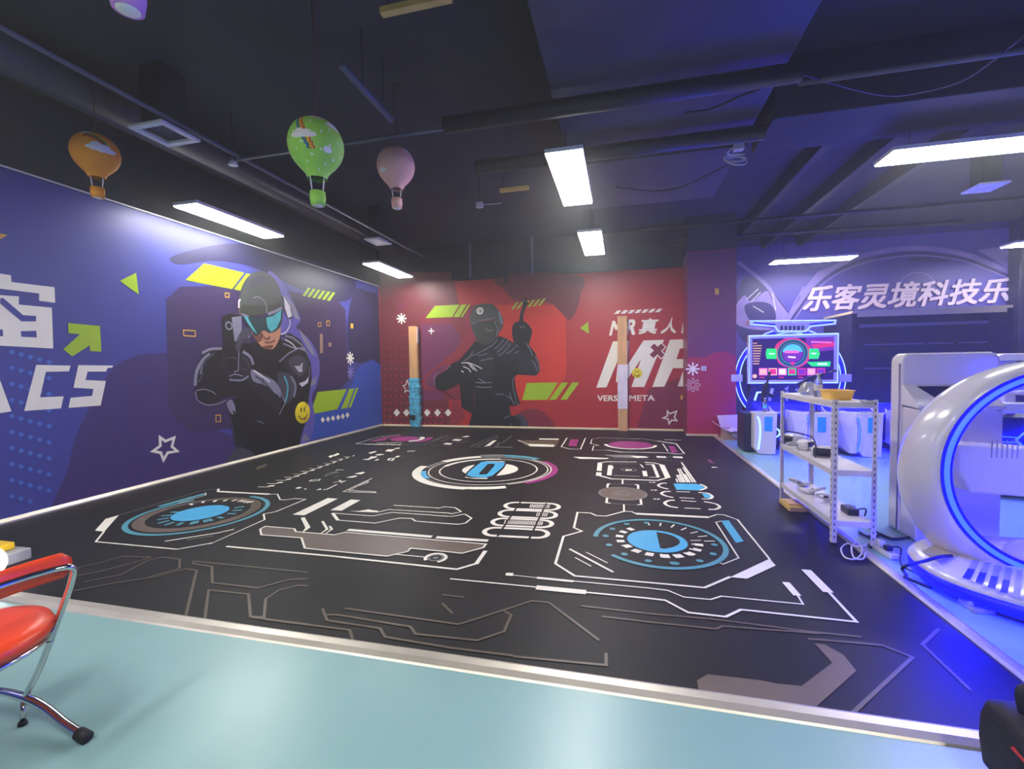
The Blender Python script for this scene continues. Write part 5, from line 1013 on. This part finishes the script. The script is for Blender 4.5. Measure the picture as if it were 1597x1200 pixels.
def bottle(c_, s_, label, cap='white_plastic', liquid=None, group=None):
    t = thing('water_bottle', label, 'bottle', tuple(c_), group)
    b = MB(); b.lathe([(0, 0), (0.030*s_, 0), (0.034*s_, 0.01*s_), (0.033*s_, 0.06*s_), (0.034*s_, 0.13*s_), (0.026*s_, 0.165*s_), (0.013*s_, 0.185*s_), (0.013*s_, 0.20*s_)], 'bottle_clear', c_, 20); b.build('body', t)
    b = MB(); b.lathe([(0, 0), (0.016*s_, 0), (0.016*s_, 0.018*s_), (0, 0.018*s_)], cap, Vector(c_)+Vector((0, 0, 0.20*s_)), 16); b.build('cap', t)
    b = MB(); b.lathe([(0.0345*s_, 0.06*s_), (0.0352*s_, 0.065*s_), (0.0352*s_, 0.11*s_), (0.0345*s_, 0.115*s_)], liquid or 'cling_blue', c_, 20); b.build('label_band', t)
bottle((7.98, PYF+0.10, 0.665), 1.0, 'small clear bottle standing on the first white podium beside the gun')

# ================================================================== METAL SHELF and what lies on it
SX0, SX1, SY0, SY1 = 7.385, 7.685, -6.12, -4.92
sh = thing('metal_shelf', 'white slotted metal shelf of three tiers at the mat edge', 'shelf', (7.53, -5.52, 0))
for (x, y, dx, dy) in ((SX0, SY0, 1, 1), (SX1, SY0, -1, 1), (SX0, SY1, 1, -1), (SX1, SY1, -1, -1)):
    b = MB(); z0 = 0.011
    b.box((x, y, z0), (x+0.035*dx, y+0.003*dy, 1.15), 'shelf_white'); b.box((x, y+0.003*dy, z0), (x+0.003*dx, y+0.035*dy, 1.15), 'shelf_white')
    for k in range(22):
        z = 0.06+k*0.05
        b.box((x+0.014*dx, y-0.0006*dy, z), (x+0.022*dx, y, z+0.022), 'hole_dark'); b.box((x-0.0006*dx, y+0.014*dy, z), (x, y+0.022*dy, z+0.022), 'hole_dark')
    b.build('upright', sh)
    b = MB(); b.box((x-0.004*dx, y-0.004*dy, 0.001 if x > 7.5 else 0.011), (x+0.038*dx, y+0.038*dy, 0.02 if x > 7.5 else 0.025), 'black_plastic'); b.build('foot', sh)
for z in (0.20, 0.60, 1.13):
    b = MB(); b.box((SX0+0.004, SY0+0.004, z-0.012), (SX1-0.004, SY1-0.004, z), 'shelf_white')
    for lo, hi in (((SX0+0.004, SY0+0.004), (SX1-0.004, SY0+0.008)), ((SX0+0.004, SY1-0.008), (SX1-0.004, SY1-0.004)), ((SX0+0.004, SY0+0.008), (SX0+0.008, SY1-0.008)), ((SX1-0.008, SY0+0.008), (SX1-0.004, SY1-0.008))): b.box((lo[0], lo[1], z-0.045), (hi[0], hi[1], z-0.012), 'shelf_white')
    b.build('shelf_board', sh)
def on(px, py, x=7.53): return P(px, py, 0, x).y
yy = on(1303, 614); tb = thing('plastic_tub', 'yellow plastic tub on the top tier of the metal shelf', 'tub', (7.54, yy, 1.131))
b = MB(); b.add([], [], 'yellow_plastic')
def rrect(cx, cy, hx, hy, r, z, n=4):
    o = []
    for sx_, sy_, a0 in ((1, 1, 0), (-1, 1, PI/2), (-1, -1, PI), (1, -1, 1.5*PI)):
        for k in range(n+1): a = a0+PI/2*k/n; o.append((cx+sx_*(hx-r)+r*math.cos(a), cy+sy_*(hy-r)+r*math.sin(a), z))
    return o
def loft(b, rings, m_, cap0=True, cap1=True, smooth=True):
    n = len(rings[0]); vs = [v for r in rings for v in r]; fs = []
    for i in range(len(rings)-1):
        for k in range(n): l = (k+1) % n; fs.append((i*n+k, i*n+l, (i+1)*n+l, (i+1)*n+k))
    if cap0: fs.append(tuple(range(n-1, -1, -1)))
    if cap1: fs.append(tuple((len(rings)-1)*n+k for k in range(n)))
    b.add(vs, fs, m_, smooth)
loft(b, [rrect(7.54, yy, 0.075, 0.10, 0.03, 1.131), rrect(7.54, yy, 0.09, 0.118, 0.03, 1.20), rrect(7.54, yy, 0.096, 0.124, 0.03, 1.203), rrect(7.54, yy, 0.096, 0.124, 0.03, 1.209), rrect(7.54, yy, 0.085, 0.112, 0.03, 1.209), rrect(7.54, yy, 0.07, 0.095, 0.03, 1.14)], 'yellow_plastic', True, True, False); b.build('tub', tb)
yy = on(1282, 600); bottle((7.50, yy, 1.131), 0.95, 'clear water bottle on the top tier of the metal shelf', 'white_plastic', 'white_plastic')
yy = on(1262, 602); pb = thing('plastic_bag', 'crumpled clear plastic bag on the top shelf tier beside the bottle', 'bag', (7.52, yy, 1.131))
b = MB(); random.seed(3)
rings = [[(7.52+r_*math.cos(2*PI*k/14)*(1+0.25*random.uniform(-1, 1)), yy+r_*1.3*math.sin(2*PI*k/14)*(1+0.25*random.uniform(-1, 1)), 1.132+z) for k in range(14)] for r_, z in ((0.05, 0), (0.075, 0.03), (0.06, 0.08), (0.03, 0.12))]
loft(b, rings, 'clear_film', True, True, False); b.build('film', pb)
yy = on(1336, 626); rm_ = thing('remote_control', 'thin pale remote lying on the top shelf tier near the front post', 'remote', (7.6, yy, 1.131)); b = MB(); b.box((7.58, yy-0.07, 1.131), (7.62, yy+0.07, 1.148), 'grey_plastic'); b.build('body', rm_, 0.005); b = MB(); b.box((7.59, yy-0.05, 1.148), (7.61, yy+0.0, 1.150), 'black_plastic'); b.build('keys', rm_)
# headsets on the middle tier
def headset(y, x, rot, label, mm='white_plastic'):
    t = thing('vr_headset', label, 'headset', (x, y, 0.601), 'headsets on the middle shelf tier')
    c_, s_ = math.cos(rot), math.sin(rot)
    def T(p): return (x+p[0]*c_-p[1]*s_, y+p[0]*s_+p[1]*c_, 0.602+p[2])
    b = MB(); loft(b, [[T((px_, py_, pz)) for px_, py_, pz in rrect(0, 0, hx, hy, 0.025, z)] for hx, hy, z in ((0.045, 0.08, 0.0), (0.055, 0.09, 0.02), (0.055, 0.09, 0.07), (0.04, 0.07, 0.095))], mm); b.build('visor', t)
    b = MB(); b.tube(smooth_path([T((0.03, 0.085, 0.05)), T((0.10, 0.10, 0.045)), T((0.15, 0.04, 0.04)), T((0.15, -0.04, 0.04)), T((0.10, -0.10, 0.045)), T((0.03, -0.085, 0.05))], 6), 0.012, 'grey_plastic', 8); b.build('strap', t)
    b = MB(); loft(b, [[T((px_-0.05, py_, pz)) for px_, py_, pz in rrect(0, 0, 0.012, 0.075, 0.01, z)] for z in (0.012, 0.08)], 'black_plastic'); b.build('face_pad', t)
headset(on(1238, 688), 7.52, 0.3, 'white headset at the back end of the middle shelf tier'); headset(on(1260, 694), 7.51, 2.4, 'pale headset lying askew in the middle of the middle shelf tier'); headset(on(1284, 702), 7.53, 1.2, 'white headset nearest the front post on the middle shelf tier')
b = MB(); y0_ = on(1236, 685); y1_ = on(1286, 700); b.tube(smooth_path([(7.47, y0_, 0.72), (7.50, (y0_*0.7+y1_*0.3), 0.735), (7.56, (y0_+y1_)/2, 0.725), (7.50, y1_*0.8+y0_*0.2, 0.735), (7.46, y1_, 0.70), (7.44, y1_-0.05, 0.607)], 6), 0.007, 'cable_black', 6); tag(b.build('cable', None), 'black cable draped over the headsets on the middle shelf tier', 'cable')
# controllers on the bottom tier
def controller(y, x, rot, label):
    t = thing('hand_controller', label, 'controller', (x, y, 0.201), 'controllers on the bottom shelf tier'); d = Vector((math.cos(rot), math.sin(rot), 0)); c_ = Vector((x, y, 0.228))
    b = MB(); b.tube([c_, c_+d*0.06, c_+d*0.13], [0.024, 0.026, 0.02], 'white_plastic', 10); b.build('handle', t)
    b = MB(); b.torus(c_-d*0.04+Vector((0, 0, 0.035)), 0.06, 0.011, 'white_plastic', (d.x*0.5, d.y*0.5, 0.85), 26); b.build('ring', t)
    b = MB(); b.lathe([(0, 0), (0.02, 0), (0.02, 0.012), (0.008, 0.02), (0, 0.022)], 'black_plastic', c_+Vector((0, 0, 0.016)), 12); b.build('thumb_pad', t)
controller(on(1252, 768), 7.50, 0.6, 'white hand controller at the back of the bottom shelf tier'); controller(on(1270, 777), 7.52, 2.2, 'white hand controller second from the back of the bottom shelf tier'); controller(on(1286, 782), 7.54, 1.0, 'white hand controller nearest the black adapter on the bottom tier')
yy = on(1325, 806, 7.6)
ad = thing('power_adapter', 'black power adapter block on the bottom shelf tier', 'adapter', (7.60, max(yy, -6.03), 0.201)); yy = max(yy, -6.03)
b = MB(); b.box((7.56, yy-0.07, 0.201), (7.64, yy+0.07, 0.255), 'black_plastic'); b.build('body', ad, 0.008); b = MB(); b.tube(smooth_path([(7.64, yy, 0.23), (7.70, yy-0.03, 0.25), (7.74, yy+0.1, 0.12), (7.78, yy+0.25, 0.008)], 6), 0.006, 'cable_black', 6); b.build('lead', ad)
for k in range(3):
    b = MB(); b.box((7.575+k*0.022, yy-0.03, 0.255), (7.583+k*0.022, yy-0.02, 0.275), 'grey_plastic'); b.build('pin', ad)
# under and beside the shelf
q = F(1236, 790, 0.03); wb = thing('wood_block', 'pale yellow wooden block under the bottom shelf tier at its far end', 'block', (7.48, -5.15, 0.026)); b = MB(); b.box((7.35, -5.32, 0.0115), (7.50, -5.02, 0.055), 'wood_pale'); b.build('plank', wb, 0.003); b = MB(); b.box((7.36, -5.27, 0.055), (7.49, -5.12, 0.072), 'wood_pale'); b.build('cleat', wb, 0.003)
q = F(1372, 862); psx = thing('power_strip', 'white power strip on the floor by the aluminium edge strip', 'power strip', (q.x, q.y, 0.0)); ang_ = math.atan2((F(1352, 848)-F(1392, 872)).y, (F(1352, 848)-F(1392, 872)).x)
U = Vector((math.cos(ang_), math.sin(ang_), 0)); V = Vector((-U.y, U.x, 0)); c_ = Vector((max(q.x, 7.72), q.y, 0.001)); c_.x = 7.70
def slab(b, c, hu, hv, z0, z1, m_): b.prism([c+U*a+V*d+Vector((0, 0, z0)) for a, d in ((-hu, -hv), (hu, -hv), (hu, hv), (-hu, hv))], (0, 0, z1-z0), m_)
b = MB(); slab(b, c_, 0.13, 0.032, 0, 0.035, 'white_plastic'); b.build('body', psx, 0.006)
for k in range(4):
    b = MB(); slab(b, c_+U*(-0.09+0.055*k), 0.016, 0.012, 0.035, 0.037, 'grey_plastic'); b.build('socket', psx)
pl_ = thing('power_plug', 'black plug sitting in the white power strip on the floor', 'plug', tuple(c_)); b = MB(); slab(b, c_+U*-0.05, 0.022, 0.022, 0.038, 0.075, 'black_plastic'); b.build('body', pl_, 0.006)
b = MB(); b.tube(smooth_path([c_+U*-0.05+Vector((0, 0, 0.06)), c_+Vector((0.10, -0.02, 0.05)), c_+Vector((0.0, -0.22, 0.008)), c_+Vector((0.02, -0.36, 0.008)), Vector((7.72, -6.72, 0.008))], 6), 0.006, 'cable_black', 6); b.build('lead', pl_)
wp = thing('power_plug', 'white plug sitting in the power strip nearest the shelf post', 'plug', tuple(c_)); b = MB(); slab(b, c_+U*0.03, 0.02, 0.022, 0.038, 0.085, 'white_plastic'); b.build('body', wp, 0.006)
b = MB(); zc = 0.032
qq = [F(x, y, zc) for x, y in ((1352, 850), (1335, 853), (1322, 848), (1312, 856), (1318, 870), (1335, 872), (1345, 860), (1338, 846), (1328, 853), (1332, 870), (1346, 872), (1350, 862))]
b.tube(smooth_path(qq, 6), 0.006, 'cable_white', 6); tag(b.build('cable', None), 'white cable coiled on the edge strip at the foot of the shelf', 'cable')
cable([F(x, y, 0.012) for x, y in ((1370, 832), (1395, 841), (1430, 836), (1447, 831))], 0.011, 'cable_black', 'thick black cable on the blue floor leading to the kiosk')
cable([F(x, y, 0.01) for x, y in ((1333, 800), (1355, 822), (1372, 834), (1352, 836), (1340, 830), (1358, 840), (1372, 845))], 0.007, 'cable_black', 'thin black cable tangled on the floor behind the shelf post')

# ================================================================== WHITE KIOSK
kk = thing('white_kiosk', 'tall white kiosk panel with a sloping desk behind the round pod', 'kiosk', (8.37, -5.6, 0))
KY = -5.70; X0, X1 = 8.045, 8.715; ZT = 1.505
pts = [(X0, KY, 0.001), (X1, KY, 0.001)]
for k in range(7): a = PI/2*k/6; pts.append((X1-0.07+0.07*math.cos(a), KY, ZT-0.07+0.07*math.sin(a)))
for k in range(7): a = PI/2+PI/2*k/6; pts.append((X0+0.07+0.07*math.cos(a), KY, ZT-0.07+0.07*math.sin(a)))
b = MB(); b.prism(pts, (0, 0.16, 0), 'white_plastic', False); b.build('back_panel', kk, 0.02, 3)
b = MB(); b.tube([(X0-0.004, KY+0.02, 0.02), (X0-0.004, KY+0.02, 1.42)], 0.006, 'rail_grey', 6); b.build('edge_trim', kk)
DY = -5.93; a1, a2 = P(1432, 632, 1, DY), P(1571, 624, 1, DY); DX0, DX1, DZ = a1.x, a2.x, 1.06
b = MB(); b.box((DX0+0.01, DY+0.01, 0.001), (DX1-0.01, KY-0.002, DZ), 'white_plastic'); b.build('pedestal', kk, 0.015, 3)
b = MB(); b.prism([(DX0, DY, DZ), (DX0, KY-0.003, DZ+0.02), (DX0, KY-0.003, DZ+0.19), (DX0, DY, DZ+0.03)], (DX1-DX0, 0, 0), 'white_plastic'); b.build('sloping_desk', kk, 0.01)
n1 = Vector((0, KY-DY, 0.16)).normalized(); nv = Vector((0, -n1.z, n1.y)); o_ = Vector((0, DY, DZ+0.03))
def dk(u, v): return o_+Vector((DX0+(DX1-DX0)*u, 0, 0))+n1*((KY-DY)*v)+nv*0.003
b = MB(); b.prism([dk(0.30, 0.25), dk(0.75, 0.25), dk(0.88, 1.05), dk(0.17, 1.05)], nv*0.004, 'black_plastic'); b.build('desk_recess', kk)
b = MB(); b.box((DX0+0.05, DY+0.008, 0.30), (DX1-0.05, DY+0.0105, 1.08), 'white_plastic'); b.build('access_door', kk, 0.004)

# ================================================================== ROUND VR POD
pod = thing('vr_pod', 'white crescent shaped ride pod with glowing blue strips', 'ride', (8.45, -6.7, 0))
OUT = [(8.06, -6.16), (7.76, -6.40), (7.665, -6.60), (7.655, -6.85), (7.77, -7.06), (8.02, -7.27), (8.45, -7.42), (8.95, -7.36), (9.28, -7.02), (9.34, -6.6), (9.2, -6.25), (8.85, -6.15), (8.4, -6.15)]
def outl(k, z, n=5):
    c_ = Vector((8.5, -6.75, 0)); return [((p.x-8.5)*k+8.5, (p.y+6.75)*k-6.75, z) for p in smooth_path([(x, y, 0) for x, y in OUT], n, True)]
b = MB(); loft(b, [outl(0.90, 0.002), outl(0.90, 0.05)], 'black_plastic', True, True, False); b.build('underframe', pod)
b = MB(); loft(b, [outl(0.985, 0.045), outl(1.0, 0.055), outl(1.0, 0.115), outl(0.985, 0.12)], 'led_deep', True, True); tag(b.build('rim_light', pod), 'glowing blue rim')
b = MB(); loft(b, [outl(1.0, 0.12), outl(1.005, 0.13), outl(0.995, 0.15), outl(0.95, 0.172), outl(0.70, 0.178)], 'white_plastic', True, True); b.build('base', pod)
b = MB(); loft(b, [[(8.72+(x-8.5)*0.62, -6.62+(y+6.75)*0.5, z) for x, y, _ in outl(k, z)] for k, z in ((1.0, 0.178), (0.98, 0.215), (0.9, 0.235), (0.5, 0.24))], 'white_plastic', True, True); b.build('platform', pod)
G3 = W(1370, 530, 2.6667)
for k in range(12):
    def sl(i, t_): return (395+45*i+(350+52*i-395-45*i)*t_, 915+11*i+(75+9*i)*t_)
    pl = G3([sl(k, 0), (sl(k, 0)[0]+26, sl(k, 0)[1]+4), (sl(k, 1)[0]+30, sl(k, 1)[1]+6), sl(k, 1)])
    b = MB(); b.prism([P(x, y, 2, 0.1785) for x, y in pl], (0, 0, 0.0015), 'grey_plastic'); o = b.build('vent_slot', pod)
b = MB()
for k in range(4):
    pl = G3([sl(k, 0.5), (sl(k, 0.5)[0]+28, sl(k, 0.5)[1]+4), (sl(k, 1)[0]+30, sl(k, 1)[1]+6), sl(k, 1)]); b.prism([P(x, y, 2, 0.1802) for x, y in pl], (0, 0, 0.001), 'led_deep')
b.build('slot_light', pod)
b = MB(); b.prism([P(x, y, 2, 0.179) for x, y in G3([(180, 880), (250, 845), (330, 900), (265, 935)])], (0, 0, 0.003), 'metal_trim'); b.build('cable_plate', pod)
q = F(1530, 948, 0.03); b = MB(); b.box((q.x-0.05, q.y-0.02, 0.001), (q.x+0.06, q.y+0.10, 0.03), 'grey_plastic'); b.box((q.x-0.05, q.y+0.0, 0.03), (q.x-0.03, q.y+0.1, 0.06), 'grey_plastic'); b.build('levelling_foot', pod, 0.006)
# crescent shell swept around a horizontal axis
RC = (8.375, 0.752)
A0, A1_ = math.radians(48), math.radians(283)
prof = [(0.575, -6.70), (0.58, -6.735), (0.60, -6.735), (0.66, -6.725), (0.70, -6.66), (0.725, -6.55), (0.72, -6.45), (0.69, -6.38), (0.62, -6.36), (0.555, -6.42)]
def sweep(prof, a0, a1, n, m_, taper=True):
    rings = []
    for i in range(n+1):
        a = a0+(a1-a0)*i/n; k = 1.0
        if taper: k = min(1.0, 0.35+0.65*min(i, n-i)/(n*0.16))
        rm = 0.61; ym = -6.73
        rings.append([(RC[0]+(rm+(r-rm)*k)*math.cos(a), ym+(y-ym)*k, RC[1]-0.22*(y-ym)*k+(rm+(r-rm)*k)*math.sin(a)) for r, y in prof])
    return rings
b = MB(); loft(b, sweep(smooth_path([(r, 0, y) for r, y in prof], 2, True) and [(p.x, p.z) for p in smooth_path([(r, 0, y) for r, y in prof], 3, True)], A0, A1_, 72, 'white_plastic'), 'white_plastic'); b.build('crescent_shell', pod)
b = MB(); b.tube([(RC[0]+0.612*math.cos(a), -6.742, RC[1]+0.612*math.sin(a)) for a in [A0+0.1+(A1_-A0-0.14)*k/80 for k in range(81)]], 0.014, 'led_blue', 8); tag(b.build('light_strip', pod), 'glowing blue strip')
b = MB(); loft(b, sweep([(0.58, -6.728), (0.642, -6.728), (0.642, -6.738), (0.58, -6.738)], A0+0.06, A1_-0.02, 72, '', False), 'navy_panel', True, True, False); b.build('strip_channel', pod)
# seat shell inside the ring
b = MB(); s0 = [P(x, y, 1, -6.5) for x, y in G3([(325, 435), (640, 478), (640, 672), (385, 640), (335, 560)])]; s0[1].x += 0.5; s0[2].x += 0.5
b.prism(s0, (0, 0.22, 0), 'white_plastic'); b.build('seat_shell', pod, 0.02, 3)
b = MB()
for k in range(6):
    x = P(1547+k*8, 720, 1, -6.505).x; b.box((x-0.003, -6.504, 0.80), (x+0.003, -6.5, 0.92), 'grey_plastic')
b.build('seat_grooves', pod)
b = MB(); b.box((8.55, -6.55, 0.23), (9.05, -6.25, 0.5), 'white_plastic'); b.build('seat_pedestal', pod, 0.03, 3)
cable([P(1484, 867, 2, 0.187), P(1465, 869, 2, 0.20), P(1440, 876, 2, 0.19), P(1424, 886, 2, 0.187)+Vector((-0.05, 0, 0)), F(1419, 898, 0.06)+Vector((-0.02, 0, 0)), F(1430, 903, 0.011)+Vector((-0.06, 0, 0)), F(1445, 908, 0.011)+Vector((-0.02, -0.08, 0))], 0.010, 'cable_black', 'black cable bending from the pod base down to the floor')

pod2 = copy_tree(pod, (2.3, -2.4, 0), 'added second white ride pod with blue strips, unseen at the right'); pod2.rotation_euler.z = PI-0.5  # out-of-view pod added as a blue light source for the kiosk front

# ================================================================== SIMULATOR at the far right
sm_ = thing('simulator_cabinet', 'dark cabinet with a blue hexagon light and white rails beyond the kiosk', 'cabinet', (9.95, -4.3, 0))
b = MB(); b.box((9.45, -4.5, 0.45), (10.6, -4.0, 0.85), 'navy_panel'); b.box((9.6, -4.35, 0.001), (10.5, -4.05, 0.45), 'black_plastic'); b.build('body', sm_, 0.02)
b = MB(); cx_, cz_ = 9.78, 0.625; b.tube([(cx_+0.13*math.cos(a), -4.51, cz_+0.085*math.sin(a)) for a in [k*PI/3 for k in range(6)]], 0.012, 'led_blue', 6, True); b.tube([(9.48, -4.51, 0.66), (cx_-0.12, -4.51, 0.65)], 0.006, 'led_blue', 6); b.tube([(9.48, -4.51, 0.60), (cx_-0.12, -4.51, 0.60)], 0.006, 'led_blue', 6); b.build('hexagon_light', sm_)
b = MB(); b.box((9.45, -4.52, 0.90), (10.6, -4.4, 1.0), 'white_plastic'); b.box((9.5, -4.46, 0.85), (9.56, -4.4, 0.90), 'white_plastic'); b.box((10.4, -4.46, 0.85), (10.46, -4.4, 0.90), 'white_plastic'); b.build('rail', sm_, 0.012)
b = MB(); b.tube(smooth_path([(9.4, -4.3, 1.08), (9.7, -4.32, 1.10), (10.1, -4.32, 1.06), (10.5, -4.3, 0.99)], 6), 0.03, 'white_plastic', 10); b.build('grab_rail', sm_)
b = MB(); b.box((9.72, -4.25, 0.85), (9.82, -4.15, 1.42), 'white_plastic'); b.prism([(9.58, -4.3, 1.42), (10.0, -4.3, 1.42), (9.98, -4.3, 1.50), (9.66, -4.3, 1.50), (9.58, -4.3, 1.455)], (0, 0.2, 0), 'white_plastic'); b.build('head_post', sm_, 0.01)

# ================================================================== DARK ALCOVE
al = thing('display_alcove', 'dark open fronted alcove with a cream top edge under the raised characters', 'alcove', (11.6, 0.5, 0))
AX0, AX1, AZ = 10.26, 12.86, 2.385
b = MB(); b.box((AX0, 0.30, 0.001), (AX0+0.09, BY-0.003, AZ), 'navy_panel'); b.build('side_panel', al); b = MB(); b.box((AX1-0.09, 0.30, 0.001), (AX1, BY-0.003, AZ), 'navy_panel'); b.build('side_panel', al)
b = MB(); b.box((AX0, 0.29, AZ), (AX1, BY-0.003, AZ+0.05), 'cream_trim'); b.box((AX0+0.09, 0.29, AZ-0.075), (AX1-0.09, 0.33, AZ), 'cream_trim'); b.build('top_board', al)
b = MB(); b.box((AX0+0.09, 0.77, 0.001), (AX1-0.09, 0.81, AZ), 'navy_panel'); b.build('back_panel', al)
b = MB(); b.box((AX0+0.3, 0.71, 2.13), (AX1-0.09, 0.77, 2.19), 'rail_grey'); b.build('valance', al)
for z, nm in ((1.77, 'rail'), (1.28, 'rail')):
    b = MB(); b.box((AX0+0.42, 0.74, z-0.012), (AX1-0.09, 0.77, z+0.012), 'rail_grey'); b.build(nm, al)
for px in (1443, 1490):
    q = P(px, 538, 1, 0.73); b = MB(); b.lathe([(0, 0), (0.035, 0), (0.04, 0.03), (0.02, 0.06), (0, 0.06)], 'black_plastic', (q.x, 0.725, 1.72), 14); b.build('hook', al)
q = P(1341, 595, 1, 0.55); b = MB(); b.box((AX0+0.0905, 0.50, q.z-0.05), (AX0+0.098, 0.58, q.z+0.08), 'white_plastic'); b.build('switch', al)
beam('wall_pilaster', (P(1588, 500, 1, 1.3).x, 1.3, 0.0), (15.4, BY-0.002, CEIL-0.001), 'navy_panel', 'dark blue pilaster beside the alcove at the far right', 'pilaster')

# ================================================================== RED CHAIR
ch = thing('red_chair', 'red vinyl chair with chrome tube frame, cut off by the left edge', 'chair', (3.31, -8.98, 0))
cx, cy = 3.30, -8.98
b = MB(); b.lathe([(0, 0.385), (0.22, 0.385), (0.25, 0.40), (0.262, 0.425), (0.25, 0.45), (0.20, 0.462), (0, 0.466)], 'red_vinyl', (cx+0.05, cy, 0), 48); b.build('seat', ch)
b = MB(); b.torus((cx+0.05, cy, 0.383), 0.238, 0.012, 'chrome', (0, 0, 1), 48); b.build('seat_ring', ch)
rail_ = [(cx+0.175, cy+0.205, 0.34), (cx+0.235, cy+0.208, 0.46), (cx+0.315, cy+0.207, 0.615), (cx+0.34, cy+0.19, 0.672), (cx+0.315, cy+0.13, 0.682), (cx+0.30, cy, 0.685), (cx+0.315, cy-0.13, 0.682), (cx+0.34, cy-0.19, 0.672), (cx+0.315, cy-0.207, 0.615), (cx+0.235, cy-0.208, 0.46), (cx+0.175, cy-0.205, 0.34)]
b = MB(); b.tube(smooth_path(rail_, 6), 0.0125, 'chrome', 12); b.build('back_frame', ch)
b = MB(); rr_ = []
for i in range(17):
    s_ = -1+2*i/16; y = cy+0.205*s_; x = cx+0.285+0.036*s_*s_; e = max(0.25, min(1, (1-abs(s_))*8)) ** 0.5
    rr_.append([(x+0.016*e*math.cos(a)-0.004, y, 0.682+0.052*e*math.sin(a)) for a in [2*PI*k/14 for k in range(14)]])
loft(b, rr_, 'red_vinyl'); b.build('backrest', ch)
for s_, nm in ((1, 'leg'), (-1, 'leg')):
    b = MB(); y = cy+0.175*s_
    b.tube(smooth_path([(cx+0.178, cy+0.205*s_, 0.345), (cx+0.12, cy+0.195*s_, 0.22), (cx+0.06, y, 0.10)], 6), 0.0125, 'chrome', 12); b.build('leg', ch)
    b = MB(); b.tube(smooth_path([(cx-0.08, cy+0.16*s_, 0.385), (cx-0.11, cy+0.175*s_, 0.24), (cx-0.12, y, 0.10)], 6), 0.0125, 'chrome', 12); b.build('leg', ch)
    b = MB(); b.tube(smooth_path([(cx+0.43, y-0.03*s_, 0.026), (cx+0.30, y-0.015*s_, 0.045), (cx+0.17, y, 0.075), (cx+0.06, y, 0.098), (cx-0.08, y, 0.10), (cx-0.22, y, 0.075), (cx-0.42, y-0.03*s_, 0.026)], 6), 0.017, 'chrome', 12); fr_ = b.build('foot_tube', ch)
    b = MB(); b.tube([(cx+0.07, y-0.01*s_, 0.09), (cx+0.075, y-0.02*s_, 0.016)], 0.010, 'chrome', 8); b.lathe([(0, 0), (0.016, 0), (0.014, 0.014), (0, 0.016)], 'rubber', (cx+0.075, y-0.02*s_, 0.001), 12); b.build('glide', fr_)
    for d in (1, -1):
        b = MB(); b.tube([(cx+0.385*d if d < 0 else cx+0.40, y-0.027*s_, 0.029), (cx+0.45*d, y-0.032*s_, 0.024)], 0.0225, 'rubber', 12); b.build('rubber_cap', fr_)
# lit block at the left edge on the mat
lb = thing('light_block', 'small yellow and grey block with a glowing white ring at the left edge', 'lamp', (1.15, -7.75, 0.011))
b = MB(); b.box((1.02, -7.80, 0.011), (1.315, -7.62, 0.095), 'grey_plastic'); b.build('body', lb, 0.008); b = MB(); b.box((0.95, -7.86, 0.096), (1.215, -7.66, 0.15), 'yellow_bright'); b.build('top', lb, 0.01)
b = MB(); b.torus((1.39, -7.885, 0.105), 0.075, 0.022, 'glow_white', (0.3, -1, 0.1), 32); b.build('ring_light', lb); b = MB(); b.lathe([(0, 0), (0.06, 0), (0.07, 0.022), (0, 0.022)], 'white_plastic', (1.385, -7.865, 0.105), 24, (0.3, -1, 0.1)); b.build('lens', lb)

# ================================================================== BLACK BAG
bg = thing('black_bag', 'black bag with a loop handle and red piping at the lower right', 'bag', (7.3, -8.4, 0))
b = MB(); loft(b, [rrect(7.255, -8.30, hx, hy, 0.05, z, 6) for hx, hy, z in ((0.20, 0.10, 0.001), (0.235, 0.115, 0.03), (0.245, 0.12, 0.12), (0.245, 0.115, 0.20), (0.24, 0.10, 0.25), (0.225, 0.06, 0.278))], 'bag_black'); b.build('body', bg)
b = MB(); b.tube(smooth_path([(7.085, -8.30, 0.26), (7.07, -8.30, 0.335), (7.085, -8.30, 0.362), (7.16, -8.30, 0.378), (7.24, -8.30, 0.37), (7.27, -8.30, 0.345), (7.265, -8.30, 0.26)], 5), 0.018, 'bag_black', 10); b.build('handle', bg)
b = MB(); b.tube(smooth_path([(7.005, -8.36, 0.20), (7.03, -8.41, 0.17), (7.09, -8.421, 0.14), (7.35, -8.424, 0.06)], 6), 0.006, 'bag_red', 6); b.build('piping', bg)
b = MB(); b.tube([(7.05, -8.40, 0.262), (7.40, -8.40, 0.262)], 0.006, 'black_plastic', 6); b.build('zipper', bg); b = MB(); b.box((7.055, -8.412, 0.25), (7.085, -8.40, 0.274), 'bag_brass'); b.box((7.065, -8.418, 0.22), (7.075, -8.408, 0.252), 'bag_brass'); b.build('zip_pull', bg)
